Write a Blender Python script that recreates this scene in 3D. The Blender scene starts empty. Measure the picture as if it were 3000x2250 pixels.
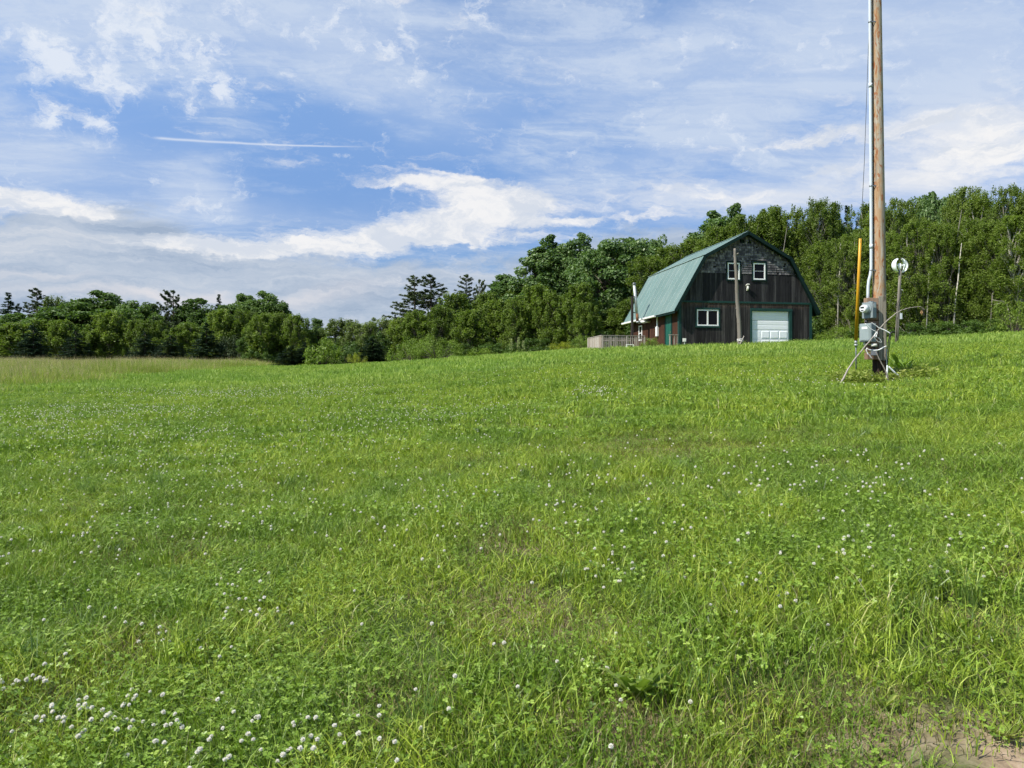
import bpy, bmesh, math, random
import numpy as np
from mathutils import Vector, Matrix

random.seed(7)
rng = np.random.default_rng(7)
scene = bpy.context.scene
col = scene.collection
PI = math.pi

# ------------------------------------------------------------------ camera
F = 2254.0            # focal length in photograph pixels (3000 x 2250)
EYE = 1.6
cam_d = bpy.data.cameras.new('camera')
cam = bpy.data.objects.new('camera', cam_d)
col.objects.link(cam)
cam.location = (0, 0, EYE)
cam.rotation_euler = (math.radians(90), 0, 0)
cam_d.sensor_width = 36.0
cam_d.lens = F / 3000.0 * 36.0
cam_d.clip_start = 0.05
cam_d.clip_end = 6000
scene.camera = cam

# ------------------------------------------------------------------ light
SUN_EL = math.radians(50)
SUN_DIR = Vector((-math.cos(math.radians(27)), -math.sin(math.radians(27)), 0))   # towards the sun, horizontally: left and a little behind
sun_d = bpy.data.lights.new('sun', 'SUN')
sun_d.energy = 5.0
sun_d.angle = math.radians(0.5)
sun_d.color = (1.0, 0.955, 0.88)
sun = bpy.data.objects.new('sun', sun_d)
col.objects.link(sun)
sv = Vector((SUN_DIR.x * math.cos(SUN_EL), SUN_DIR.y * math.cos(SUN_EL), math.sin(SUN_EL)))
sun.rotation_euler = sv.to_track_quat('Z', 'Y').to_euler()
sun.location = (-40, -20, 60)

scene.view_settings.view_transform = 'Standard'
scene.view_settings.look = 'None'
scene.view_settings.exposure = 0.60
scene.view_settings.gamma = 1.0
scene.view_settings.use_curve_mapping = False
cy = scene.cycles
cy.max_bounces = 5
cy.diffuse_bounces = 2
cy.glossy_bounces = 2
cy.transmission_bounces = 3
cy.transparent_max_bounces = 4
cy.use_adaptive_sampling = True
cy.adaptive_threshold = 0.03
cy.caustics_reflective = False
cy.caustics_refractive = False


# radiance of sky and clouds (before the background strength of 0.1)
VEIL_A, VEIL_B = (2.95, 3.75, 5.25), (3.9, 4.55, 5.6)
PUFF = (5.3, 5.65, 6.2)
BANK_A, BANK_B = (6.15, 6.10, 6.1), (4.45, 4.80, 5.4)
LAY = [(2.25, 2.85, 3.80), (2.95, 3.50, 4.35), (3.55, 4.0, 4.7), (4.6, 4.8, 5.15)]
GLOW = (4.9, 4.85, 5.1)


# ------------------------------------------------------------------ node expressions
class E:
    """a socket with arithmetic, so that node trees read as formulas"""
    nt = None

    def __init__(s, sock): s.s = sock

    @staticmethod
    def m(op, *a, clamp=False):
        n = E.nt.nodes.new('ShaderNodeMath')
        n.operation = op
        n.use_clamp = clamp
        for i, v in enumerate(a):
            if isinstance(v, E): E.nt.links.new(v.s, n.inputs[i])
            else: n.inputs[i].default_value = float(v)
        return E(n.outputs[0])

    def __add__(s, o): return E.m('ADD', s, o)
    __radd__ = __add__
    def __sub__(s, o): return E.m('SUBTRACT', s, o)
    def __rsub__(s, o): return E.m('SUBTRACT', o, s)
    def __mul__(s, o): return E.m('MULTIPLY', s, o)
    __rmul__ = __mul__
    def __truediv__(s, o): return E.m('DIVIDE', s, o)
    def clamp(s): return E.m('ADD', s, 0.0, clamp=True)


def smooth(v, a, b, lo=0.0, hi=1.0):
    n = E.nt.nodes.new('ShaderNodeMapRange')
    n.interpolation_type = 'SMOOTHSTEP'
    E.nt.links.new(v.s, n.inputs[0])
    for i, x in enumerate((a, b, lo, hi)): n.inputs[i + 1].default_value = x
    return E(n.outputs[0])


def vec(x, y, z=0.0):
    n = E.nt.nodes.new('ShaderNodeCombineXYZ')
    for i, v in enumerate((x, y, z)):
        if isinstance(v, E): E.nt.links.new(v.s, n.inputs[i])
        else: n.inputs[i].default_value = v
    return E(n.outputs[0])


def sep(v):
    n = E.nt.nodes.new('ShaderNodeSeparateXYZ')
    E.nt.links.new(v.s, n.inputs[0])
    return E(n.outputs[0]), E(n.outputs[1]), E(n.outputs[2])


def noise(v, scale, detail=4.0, rough=0.5, dist=0.0, out=0, dim='3D'):
    n = E.nt.nodes.new('ShaderNodeTexNoise')
    n.noise_dimensions = dim
    if v is not None: E.nt.links.new(v.s, n.inputs['Vector'])
    n.inputs['Scale'].default_value = scale
    n.inputs['Detail'].default_value = detail
    n.inputs['Roughness'].default_value = rough
    n.inputs['Distortion'].default_value = dist
    return E(n.outputs[out])


def mixc(f, a, b):
    n = E.nt.nodes.new('ShaderNodeMix')
    n.data_type = 'RGBA'
    for i, v in ((0, f), (6, a), (7, b)):
        if isinstance(v, E): E.nt.links.new(v.s, n.inputs[i])
        elif i == 0: n.inputs[0].default_value = v
        else: n.inputs[i].default_value = (*v[:3], 1.0)
    return E(n.outputs[2])


def ramp(f, stops):
    n = E.nt.nodes.new('ShaderNodeValToRGB')
    E.nt.links.new(f.s, n.inputs[0])
    cr = n.color_ramp
    while len(cr.elements) < len(stops): cr.elements.new(0.5)
    for e, (p, c) in zip(cr.elements, stops):
        e.position = p
        e.color = (*c, 1.0)
    return E(n.outputs[0])


def mulc(a, b):
    n = E.nt.nodes.new('ShaderNodeMix')
    n.data_type = 'RGBA'
    n.blend_type = 'MULTIPLY'
    n.inputs[0].default_value = 1.0
    for i, v in ((6, a), (7, b)):
        if isinstance(v, E): E.nt.links.new(v.s, n.inputs[i])
        else: n.inputs[i].default_value = (*v[:3], 1.0)
    return E(n.outputs[2])


# ------------------------------------------------------------------ sky
world = bpy.data.worlds.new('World')
scene.world = world
world.use_nodes = True
nt = world.node_tree
nt.nodes.clear()
E.nt = nt
sky = nt.nodes.new('ShaderNodeTexSky')
sky.sky_type = 'NISHITA'
sky.sun_disc = False
sky.sun_elevation = SUN_EL
sky.sun_rotation = math.atan2(SUN_DIR.x, SUN_DIR.y)
sky.air_density = 1.15
sky.dust_density = 0.6
sky.ozone_density = 1.6
BG = 0.10
tc = nt.nodes.new('ShaderNodeTexCoord')
D3 = E(tc.outputs['Generated'])
dx, dy, dz = sep(D3)
az = E.m('ARCTAN2', dx, dy)
el = E.m('ARCSINE', dz)


def dir_of(px, py):
    a = math.atan((px - 1500) / F)
    e = math.atan((1125 - py) / F * math.cos(a))
    return a, e


def blob(px, py, rx, ry, amp, rot=0.0, A=None, B=None):
    """soft oval patch of sky at a bearing and an elevation"""
    a0, e0 = dir_of(px, py)
    u = (A or az) - a0
    v = (B or el) - e0
    sx, sy = rx / F * math.cos(a0) ** 2, ry / F * math.cos(a0)
    if rot:
        c, s_ = math.cos(rot), math.sin(rot)
        u, v = u * c + v * s_, v * c - u * s_
    u = u * (1 / sx)
    v = v * (1 / sy)
    r2 = u * u + v * v
    return E.m('POWER', 2.718, r2 * -1.0) * amp


def total(lst):
    t = lst[0]
    for x in lst[1:]: t = t + x
    return t


# warped bearings so that the edges of every bank are ragged
w1 = noise(vec(az * 1.0, el * 2.0), 5.0, 5, 0.6, out=1)
wx, wy, wz = sep(w1)
azw = az + (wx - 0.5) * 0.16
elw = el + (wy - 0.5) * 0.070
wf = noise(vec(az, el * 1.6), 26.0, 5, 0.68, out=1)
wfx, wfy, wfz = sep(wf)
azf = azw + (wfx - 0.5) * 0.040
elf = elw + (wfy - 0.5) * 0.026
# coordinates on a flat cloud ceiling: streaks converge towards the horizon as they do outdoors
den = E.m('MAXIMUM', dz, 0.0) + 0.10
qx, qy = dx / den, dy / den

gain = ramp(el * (1 / 0.6), [(0.0, (0.27, 0.325, 0.49)), (0.17, (0.275, 0.345, 0.55)), (0.35, (0.38, 0.44, 0.67)), (0.6, (0.60, 0.65, 0.86)), (1.0, (0.72, 0.74, 0.90))])
base = mulc(mulc(E(sky.outputs[0]), gain), (1.45, 1.52, 1.37))

# thin high veil, wispy and drawn out from lower left to upper right
rx_ = qx * 0.80 + qy * 0.30
ry_ = qy * 0.80 - qx * 0.45
v1 = noise(vec(rx_ * 0.55 + (wx - 0.5) * 0.6, ry_ * 1.2 + (wy - 0.5) * 0.9), 1.7, 8, 0.62, 0.6)
v2 = noise(vec(qx * 1.0 + (wfx - 0.5) * 0.25, qy * 2.0 + 7.0), 2.4, 9, 0.66, 0.9)
v3 = noise(vec(rx_ * 1.5 + (wfx - .5) * .3, ry_ * 5.0 + (wy - 0.5) * 1.5), 2.2, 7, 0.62, 0.8)
veil_bias = total([
    blob(150, 60, 420, 150, 0.34, 0, azw, elw), blob(900, 50, 500, 120, 0.34, 0, azw, elw),
    blob(1120, 230, 300, 90, 0.26, -0.35, azw, elw), blob(1800, 200, 520, 170, 0.24, 0.3, azw, elw),
    blob(1750, 330, 300, 70, 0.14, 0.55, azw, elw), blob(2350, 180, 500, 230, 0.34, 0.2, azw, elw),
    blob(2850, 160, 330, 330, 0.40, 0, azw, elw), blob(120, 450, 340, 110, 0.32, 0, azw, elw),
    blob(560, 520, 110, 110, 0.28, 0.3, azw, elw), blob(700, 330, 200, 70, 0.16, -0.4, azw, elw),
    blob(1450, 430, 260, 36, 0.16, 0.35, azw, elw), blob(1950, 440, 420, 90, 0.20, 0.3, azw, elw),
    blob(520, 640, 500, 60, 0.16, 0, azw, elw), blob(2300, 545, 700, 60, 0.20, 0.05, azw, elw),
    blob(1050, 400, 480, 110, -0.26, 0, azw, elw), blob(300, 330, 260, 60, -0.16, 0, azw, elw),
    blob(1330, 560, 170, 60, -0.24, 0, azw, elw), blob(2460, 340, 120, 60, -0.22, 0, azw, elw),
    blob(1900, 90, 180, 50, -0.14, 0.4, azw, elw), blob(2520, 500, 150, 35, -0.16, 0, azw, elw),
    blob(1200, 500, 260, 70, -0.16, 0, azw, elw), blob(1560, 330, 200, 60, -0.14, 0.3, azw, elw)])
veil = smooth(v1 * 1.1 + v2 * 0.8 + v3 * 0.35 + veil_bias, 0.98, 1.62)
c = mixc(veil * 0.88, base, mixc(smooth(v2 * 0.7 + v3 * 0.3, 0.42, 0.60), VEIL_A, VEIL_B))

# soft even haze of high ice cloud under the streaks
soft = total([blob(200, 60, 420, 120, 0.42, 0, azw, elw), blob(900, 60, 480, 110, 0.40, 0, azw, elw), blob(1150, 260, 220, 70, 0.36, -0.3, azw, elw), blob(1850, 180, 480, 120, 0.26, 0.2, azw, elw),
              blob(2400, 150, 420, 200, 0.34, 0, azw, elw), blob(2900, 250, 300, 300, 0.42, 0, azw, elw), blob(130, 450, 300, 100, 0.50, 0, azw, elw), blob(560, 540, 120, 110, 0.42, 0.3, azw, elw),
              blob(700, 620, 420, 50, 0.30, 0, azw, elw), blob(1960, 430, 380, 70, 0.22, 0.3, azw, elw), blob(2250, 560, 560, 60, 0.45, 0, azw, elw)])
c = mixc(soft.clamp(), c, (3.9, 4.55, 5.7))

# small broken puffs, upper left
pc1 = vec(az + (wfx - 0.5) * 0.045, el * 1.25 + (wfy - 0.5) * 0.045)
p1 = noise(pc1, 12.0, 7, 0.64, 0.35)
p2 = noise(pc1, 34.0, 6, 0.70, 0.3)
puff_bias = total([
    blob(220, 165, 170, 75, 0.26, 0, azw, elw), blob(430, 235, 190, 60, 0.22, 0.15, azw, elw),
    blob(560, 130, 230, 80, 0.24, -0.3, azw, elw), blob(90, 210, 70, 60, 0.14, 0, azw, elw),
    blob(120, 350, 60, 26, 0.20), blob(290, 362, 60, 18, 0.22), blob(830, 230, 60, 26, 0.18),
    blob(680, 250, 60, 50, 0.18), blob(1190, 210, 80, 70, 0.18), blob(1010, 458, 44, 10, 0.32),
    blob(1410, 285, 46, 16, 0.14), blob(150, 70, 320, 90, 0.15), blob(1050, 60, 500, 90, 0.08, 0, azw, elw)])
puff = smooth(p1 * 1.4 - 0.05 + (p2 - 0.5) * 1.1 + puff_bias, 0.75, 1.12)
c = mixc(puff * 0.85, c, PUFF)

# contrail
a0, e0 = dir_of(445, 403)
a1, e1 = dir_of(1130, 430)
L_ = math.hypot(a1 - a0, e1 - e0)
tx, ty = (a1 - a0) / L_, (e1 - e0) / L_
al = (az - a0) * tx + (el - e0) * ty
ac = (el - e0) * tx - (az - a0) * ty + (noise(vec(az, el), 40.0, 2) - 0.5) * 0.0012
wdt = 0.00065 + E.m('MAXIMUM', 1.0 - al * (1 / L_), 0.0) * 0.0008
g = E.m('POWER', 2.718, (ac / wdt) * (ac / wdt) * -1.0)
trail = g * smooth(al, -0.002, 0.012) * smooth(al, L_ - 0.10, L_, 1.0, 0.0)
c = mixc(trail * 0.62, c, PUFF)
# second faint streak, right
a0, e0 = dir_of(2250, 212)
a1, e1 = dir_of(2560, 188)
L_ = math.hypot(a1 - a0, e1 - e0)
tx, ty = (a1 - a0) / L_, (e1 - e0) / L_
al = (az - a0) * tx + (el - e0) * ty
ac = (el - e0) * tx - (az - a0) * ty
g = E.m('POWER', 2.718, (ac * (1 / 0.0022)) * (ac * (1 / 0.0022)) * -1.0)
c = mixc(g * smooth(al, 0.0, 0.05) * smooth(al, L_ - 0.04, L_, 1.0, 0.0) * 0.25, c, PUFF)

# soft bright sheet, right
sheet = total([blob(2850, 440, 330, 120, 1.0, 0, azw, elw), blob(2560, 560, 360, 36, 0.55, 0, azw, elw), blob(2100, 556, 460, 26, 0.55, 0, azf, elf), blob(1750, 600, 260, 16, 0.5, 0, azf, elf)])
c = mixc((smooth(v2 * 0.6 + v1 * 0.5, 0.36, 0.66) * sheet).clamp() * 0.9, c, (5.3, 5.45, 5.8))

# low grey layer in long flat bands
s1 = noise(vec(azw * 1.0, elw * 7.0), 3.2, 8, 0.62, 0.3)
s2 = noise(vec(azf * 1.0, elf * 9.0, 5.0), 6.0, 7, 0.64, 0.4)
s3 = noise(vec(azf * 1.0, elf * 14.0, 8.0), 5.0, 6, 0.62, 0.5)
top_edge = noise(vec(azf, elf * 2.5, 9.0), 9.0, 9, 0.66)
edge_w = total([blob(300, 690, 420, 2000, 0.052), blob(1900, 690, 330, 2000, 0.048), blob(1250, 690, 300, 2000, 0.004), blob(2500, 690, 400, 2000, 0.012)])
lay = smooth(el - edge_w - (top_edge - 0.5) * 0.085, 0.137, 0.162, 1.0, 0.0)
lay_col = ramp(s1 * 0.45 + s2 * 0.35 + s3 * 0.20, [(0.41, LAY[0]), (0.48, LAY[1]), (0.54, LAY[2]), (0.63, LAY[3])])
c = mixc(lay * 0.95, c, lay_col)
# bright heaped banks
bc = vec(azf, elf * 2.1)
n1 = noise(bc, 10.0, 8, 0.68, 0.3)
nsx = noise(vec(azf * 1.0, elf * 6.0, 4.0), 6.0, 8, 0.66, 0.3)
bank_bias = total([
    blob(110, 595, 240, 50, 0.60, 0, azf, elf), blob(300, 618, 100, 30, 0.40, 0, azf, elf), blob(40, 550, 140, 32, 0.36, 0, azf, elf),
    blob(790, 712, 260, 34, 0.44, 0, azf, elf), blob(620, 740, 200, 24, 0.32, 0, azf, elf), blob(770, 742, 170, 24, 0.30, 0, azf, elf),
    blob(1060, 705, 190, 36, 0.40, 0.1, azf, elf), blob(1250, 665, 240, 46, 0.46, 0.15, azf, elf), blob(1450, 630, 220, 50, 0.44, -0.15, azf, elf),
    blob(1190, 530, 230, 26, 0.42, -0.12, azf, elf), blob(1130, 478, 60, 10, 0.26, 0, azf, elf), blob(1270, 487, 80, 12, 0.30, -0.3, azf, elf),
    blob(1460, 565, 190, 36, 0.38, -0.25, azf, elf), blob(1380, 690, 260, 30, 0.26, 0, azf, elf),
    blob(1780, 636, 330, 14, 0.46, 0.05, azf, elf), blob(1950, 548, 420, 20, 0.30, 0.0, azf, elf), blob(1700, 585, 260, 16, 0.18, 0.0, azf, elf),
    blob(2480, 320, 130, 26, 0.26, -0.4, azf, elf), blob(2400, 500, 110, 14, 0.26, 0, azf, elf), blob(2420, 410, 140, 16, 0.24, 0, azf, elf), blob(2640, 370, 260, 22, 0.26, 0, azf, elf),
    blob(2850, 440, 280, 110, 0.34, 0, azf, elf), blob(3000, 480, 260, 130, 0.26, 0, azf, elf), blob(2300, 548, 260, 12, 0.26, 0, azf, elf), blob(2200, 580, 400, 14, 0.16, 0, azf, elf)])
bank = smooth(n1 * 1.4 + nsx * 1.5 + v3 * 0.4 + bank_bias * 1.22, 1.76, 2.38)
n2 = noise(vec(azf, elf * 2.4, 3.0), 12.0, 8, 0.66, 0.5)
bcol = mixc(smooth(n2, 0.41, 0.60) * 0.95, BANK_A, BANK_B)
c = mixc(bank * 0.95, c, bcol)

# pale gap just above the trees
glow = total([blob(420, 872, 420, 16, 0.9, 0, azf, elf), blob(950, 868, 180, 26, 0.8, 0.2, azf, elf), blob(100, 812, 160, 10, 0.5, 0, azf, elf)])
c = mixc((glow * (s2 * 1.4)).clamp(), c, GLOW)
bg = nt.nodes.new('ShaderNodeBackground')
bg.inputs[1].default_value = BG
nt.links.new(c.s, bg.inputs[0])
wo = nt.nodes.new('ShaderNodeOutputWorld')
nt.links.new(bg.outputs[0], wo.inputs[0])
world.cycles.sampling_method = 'MANUAL'
world.cycles.sample_map_resolution = 512


# ------------------------------------------------------------------ tagging
def tag(o, label=None, cat=None, group=None, kind=None):
    if label: o['label'] = label
    if cat: o['category'] = cat
    if group: o['group'] = group
    if kind: o['kind'] = kind
    return o


def empty(name, loc=(0, 0, 0), rz=0.0):
    o = bpy.data.objects.new(name, None)
    o.empty_display_size = 0.2
    col.objects.link(o)
    o.location = loc
    o.rotation_euler = (0, 0, rz)
    return o


def link(name, me, parent=None, loc=None):
    o = bpy.data.objects.new(name, me)
    col.objects.link(o)
    if parent: o.parent = parent
    if loc: o.location = loc
    return o


# ------------------------------------------------------------------ mesh builder
class MB:
    def __init__(s): s.v, s.f, s.mi, s.sm = [], [], [], []

    def add(s, vs, fs, mi=0, smooth_=False):
        b = len(s.v)
        s.v += [tuple(v) for v in vs]
        for f in fs:
            s.f.append(tuple(b + i for i in f)); s.mi.append(mi); s.sm.append(smooth_)
        return s

    def box(s, x0, x1, y0, y1, z0, z1, mi=0):
        vs = [(x, y, z) for z in (z0, z1) for y in (y0, y1) for x in (x0, x1)]
        return s.add(vs, [(0, 2, 3, 1), (4, 5, 7, 6), (0, 1, 5, 4), (2, 6, 7, 3), (0, 4, 6, 2), (1, 3, 7, 5)], mi)

    def obox(s, c, size, M, mi=0):
        hx, hy, hz = [q / 2 for q in size]
        c = Vector(c)
        vs = [c + M @ Vector((x, y, z)) for z in (-hz, hz) for y in (-hy, hy) for x in (-hx, hx)]
        return s.add(vs, [(0, 2, 3, 1), (4, 5, 7, 6), (0, 1, 5, 4), (2, 6, 7, 3), (0, 4, 6, 2), (1, 3, 7, 5)], mi)

    def prism_xz(s, poly, y0, y1, mi=0):
        """polygon in the x-z plane (counter-clockwise seen from -y) pushed from y0 to y1"""
        n = len(poly)
        vs = [(x, y0, z) for x, z in poly] + [(x, y1, z) for x, z in poly]
        fs = [tuple(range(n)), tuple(range(2 * n - 1, n - 1, -1))]
        for i in range(n):
            j = (i + 1) % n
            fs.append((i, n + i, n + j, j))
        return s.add(vs, fs, mi)

    def tube(s, pts, rad, n=8, mi=0, cap=True, sm=True):
        pts = [Vector(p) for p in pts]
        if not hasattr(rad, '__len__'): rad = [rad] * len(pts)
        b = len(s.v)
        up = Vector((0.31, 0.27, 0.91)).normalized()
        prev = None
        for i, p in enumerate(pts):
            t = (pts[min(i + 1, len(pts) - 1)] - pts[max(i - 1, 0)]).normalized()
            if prev is None:
                ref = Vector((0, 1, 0)) if abs(t.y) < 0.9 else Vector((1, 0, 0))
                x = t.cross(ref).normalized()
            else:
                x = (prev - t * prev.dot(t)).normalized()
            prev = x
            y = t.cross(x)
            for k in range(n):
                a = 2 * PI * k / n
                s.v.append(tuple(p + (x * math.cos(a) + y * math.sin(a)) * rad[i]))
        for i in range(len(pts) - 1):
            for k in range(n):
                k2 = (k + 1) % n
                s.f.append((b + i * n + k, b + i * n + k2, b + (i + 1) * n + k2, b + (i + 1) * n + k))
                s.mi.append(mi); s.sm.append(sm)
        if cap:
            s.f.append(tuple(b + k for k in range(n - 1, -1, -1))); s.mi.append(mi); s.sm.append(False)
            e = b + (len(pts) - 1) * n
            s.f.append(tuple(e + k for k in range(n))); s.mi.append(mi); s.sm.append(False)
        return s

    def mesh(s, name, mats, bevel=0.0):
        me = bpy.data.meshes.new(name)
        me.from_pydata(s.v, [], s.f)
        for m in (mats if isinstance(mats, (list, tuple)) else [mats]): me.materials.append(m)
        me.polygons.foreach_set('material_index', s.mi)
        me.polygons.foreach_set('use_smooth', s.sm)
        if bevel:
            bm = bmesh.new(); bm.from_mesh(me)
            bmesh.ops.recalc_face_normals(bm, faces=bm.faces)
            es = [e for e in bm.edges if len(e.link_faces) == 2 and e.calc_face_angle(0) > 0.6]
            bmesh.ops.bevel(bm, geom=es, offset=bevel, segments=1, affect='EDGES')
            bm.to_mesh(me); bm.free()
        me.update()
        return me

    def build(s, name, mats, parent=None, loc=None, bevel=0.0):
        return link(name, s.mesh(name, mats, bevel), parent, loc)


# ------------------------------------------------------------------ materials
MATS = {}


def new_mat(name):
    m = bpy.data.materials.new(name)
    m.use_nodes = True
    m.node_tree.nodes.clear()
    E.nt = m.node_tree
    MATS[name] = m
    return m


def out(sh, disp=None):
    o = E.nt.nodes.new('ShaderNodeOutputMaterial')
    E.nt.links.new(sh, o.inputs[0])


def pbsdf(color, rough=0.6, spec=0.3, metal=0.0, bump=None, bs=0.2, bd=0.01):
    p = E.nt.nodes.new('ShaderNodeBsdfPrincipled')
    for key, v in (('Base Color', color), ('Roughness', rough), ('Metallic', metal), ('Specular IOR Level', spec)):
        if isinstance(v, E): E.nt.links.new(v.s, p.inputs[key])
        elif key == 'Base Color': p.inputs[key].default_value = (*v, 1)
        else: p.inputs[key].default_value = v
    if bump is not None:
        b = E.nt.nodes.new('ShaderNodeBump')
        b.inputs['Strength'].default_value = bs
        b.inputs['Distance'].default_value = bd
        E.nt.links.new(bump.s, b.inputs['Height'])
        E.nt.links.new(b.outputs[0], p.inputs['Normal'])
    return p.outputs[0]


def objco():
    n = E.nt.nodes.new('ShaderNodeTexCoord')
    return E(n.outputs['Object'])


def geopos():
    n = E.nt.nodes.new('ShaderNodeNewGeometry')
    return E(n.outputs['Position'])


def orand():
    n = E.nt.nodes.new('ShaderNodeObjectInfo')
    return E(n.outputs['Random'])


def attr(name):
    n = E.nt.nodes.new('ShaderNodeAttribute')
    n.attribute_name = name
    return E(n.outputs['Fac'])


def leaf_mat(name, stops, transl=0.35, var=0.25, rough=0.5, spec=0.25, world_noise=0.0, world_tint=(1, 1, 1), wscale=0.12, tr_gain=(1.1, 1.25, 0.6)):
    m = new_mat(name)
    t = attr('tone')
    r = orand()
    cc = ramp((t * (1 - var) + r * var), stops)
    if world_noise:
        gp_ = geopos()
        nz = noise(gp_, wscale, 4, 0.6) * 0.5 + noise(gp_, wscale * 4.3, 3, 0.6) * 0.5
        cc = mixc(smooth(nz, 0.42, 0.58) * world_noise, cc, mulc(cc, world_tint))
    d = pbsdf(cc, rough, spec)
    tr = E.nt.nodes.new('ShaderNodeBsdfTranslucent')
    E.nt.links.new(mulc(cc, tr_gain).s, tr.inputs[0])
    mx = E.nt.nodes.new('ShaderNodeMixShader')
    mx.inputs[0].default_value = transl
    E.nt.links.new(d, mx.inputs[1])
    E.nt.links.new(tr.outputs[0], mx.inputs[2])
    out(mx.outputs[0])
    return m


leaf_mat('grass_blades', [(0.0, (0.052, 0.086, 0.010)), (0.30, (0.168, 0.242, 0.020)), (0.62, (0.318, 0.405, 0.038)), (0.88, (0.48, 0.540, 0.110)), (0.97, (0.46, 0.42, 0.19)), (1.0, (0.50, 0.42, 0.25))], 0.26, 0.10, 0.45, 0.3, 0.95, (0.56, 0.70, 0.72), 0.45)
leaf_mat('grass_far', [(0.0, (0.092, 0.145, 0.020)), (0.4, (0.232, 0.325, 0.050)), (0.8, (0.335, 0.415, 0.088)), (1.0, (0.44, 0.48, 0.16))], 0.32, 0.15, 0.5, 0.25, 0.8, (0.66, 0.80, 0.80), 0.16)
leaf_mat('tuft_blades', [(0.0, (0.045, 0.090, 0.020)), (0.5, (0.125, 0.210, 0.042)), (1.0, (0.27, 0.35, 0.075))], 0.35, 0.2, 0.38, 0.4)
leaf_mat('tall_grass', [(0.0, (0.15, 0.21, 0.038)), (0.5, (0.265, 0.325, 0.062)), (0.85, (0.41, 0.42, 0.115)), (1.0, (0.56, 0.46, 0.24))], 0.40, 0.2, 0.55, 0.2, 0.6, (0.8, 0.92, 0.8), 0.10)
leaf_mat('seed_heads', [(0.0, (0.32, 0.26, 0.13)), (1.0, (0.54, 0.45, 0.28))], 0.3, 0.2, 0.8, 0.1)
leaf_mat('dry_thatch', [(0.0, (0.060, 0.050, 0.020)), (0.5, (0.14, 0.125, 0.045)), (1.0, (0.36, 0.29, 0.16))], 0.2, 0.2, 0.8, 0.1)
leaf_mat('clover_leaves', [(0.0, (0.070, 0.125, 0.012)), (0.5, (0.175, 0.285, 0.028)), (1.0, (0.35, 0.47, 0.080))], 0.30, 0.1, 0.40, 0.4)
leaf_mat('birch_leaves', [(0.0, (0.075, 0.115, 0.018)), (0.45, (0.130, 0.185, 0.028)), (0.85, (0.205, 0.268, 0.050)), (1.0, (0.34, 0.36, 0.13))], 0.42, 0.45, 0.5, 0.3)
leaf_mat('sapling_leaves', [(0.0, (0.080, 0.110, 0.030)), (0.5, (0.140, 0.185, 0.052)), (1.0, (0.270, 0.310, 0.125))], 0.42, 0.3, 0.5, 0.3)
leaf_mat('maple_leaves', [(0.0, (0.045, 0.085, 0.022)), (0.5, (0.088, 0.155, 0.040)), (0.80, (0.160, 0.240, 0.080)), (1.0, (0.36, 0.42, 0.25))], 0.34, 0.2, 0.5, 0.3)
leaf_mat('dark_leaves', [(0.0, (0.046, 0.082, 0.016)), (0.5, (0.084, 0.144, 0.030)), (1.0, (0.140, 0.215, 0.048))], 0.34, 0.38, 0.5, 0.3)
leaf_mat('pine_needles', [(0.0, (0.034, 0.054, 0.022)), (0.5, (0.070, 0.100, 0.040)), (1.0, (0.140, 0.170, 0.072))], 0.15, 0.25, 0.6, 0.2)
leaf_mat('spruce_needles', [(0.0, (0.022, 0.046, 0.024)), (0.5, (0.042, 0.080, 0.042)), (1.0, (0.085, 0.135, 0.075))], 0.12, 0.25, 0.6, 0.2)
leaf_mat('shrub_leaves', [(0.0, (0.085, 0.140, 0.016)), (0.5, (0.160, 0.235, 0.030)), (1.0, (0.280, 0.350, 0.080))], 0.38, 0.2, 0.5, 0.3)
leaf_mat('yellow_leaves', [(0.0, (0.130, 0.170, 0.014)), (0.5, (0.250, 0.280, 0.026)), (1.0, (0.380, 0.390, 0.070))], 0.38, 0.2, 0.5, 0.3)
leaf_mat('weed_leaves', [(0.0, (0.085, 0.120, 0.016)), (0.5, (0.190, 0.250, 0.034)), (1.0, (0.380, 0.400, 0.110))], 0.35, 0.2, 0.5, 0.3)

# soil under the grass
m = new_mat('field_soil')
P = geopos()
nz = noise(P, 0.35, 6, 0.6)
nf = noise(P, 9.0, 6, 0.7)
cg = ramp(nf, [(0.3, (0.026, 0.040, 0.010)), (0.55, (0.050, 0.078, 0.018)), (0.75, (0.105, 0.095, 0.048))])
cb = ramp(nf, [(0.3, (0.12, 0.085, 0.055)), (0.5, (0.27, 0.20, 0.13)), (0.72, (0.42, 0.33, 0.24))])
bare = attr('bare')
cc = mixc(bare, cg, cb)
farg = ramp(nz, [(0.3, (0.15, 0.21, 0.028)), (0.7, (0.21, 0.28, 0.042))])
cc = mixc(attr('far'), cc, farg)
out(pbsdf(cc, 0.9, 0.1, bump=nf, bs=0.6, bd=0.02))


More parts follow.
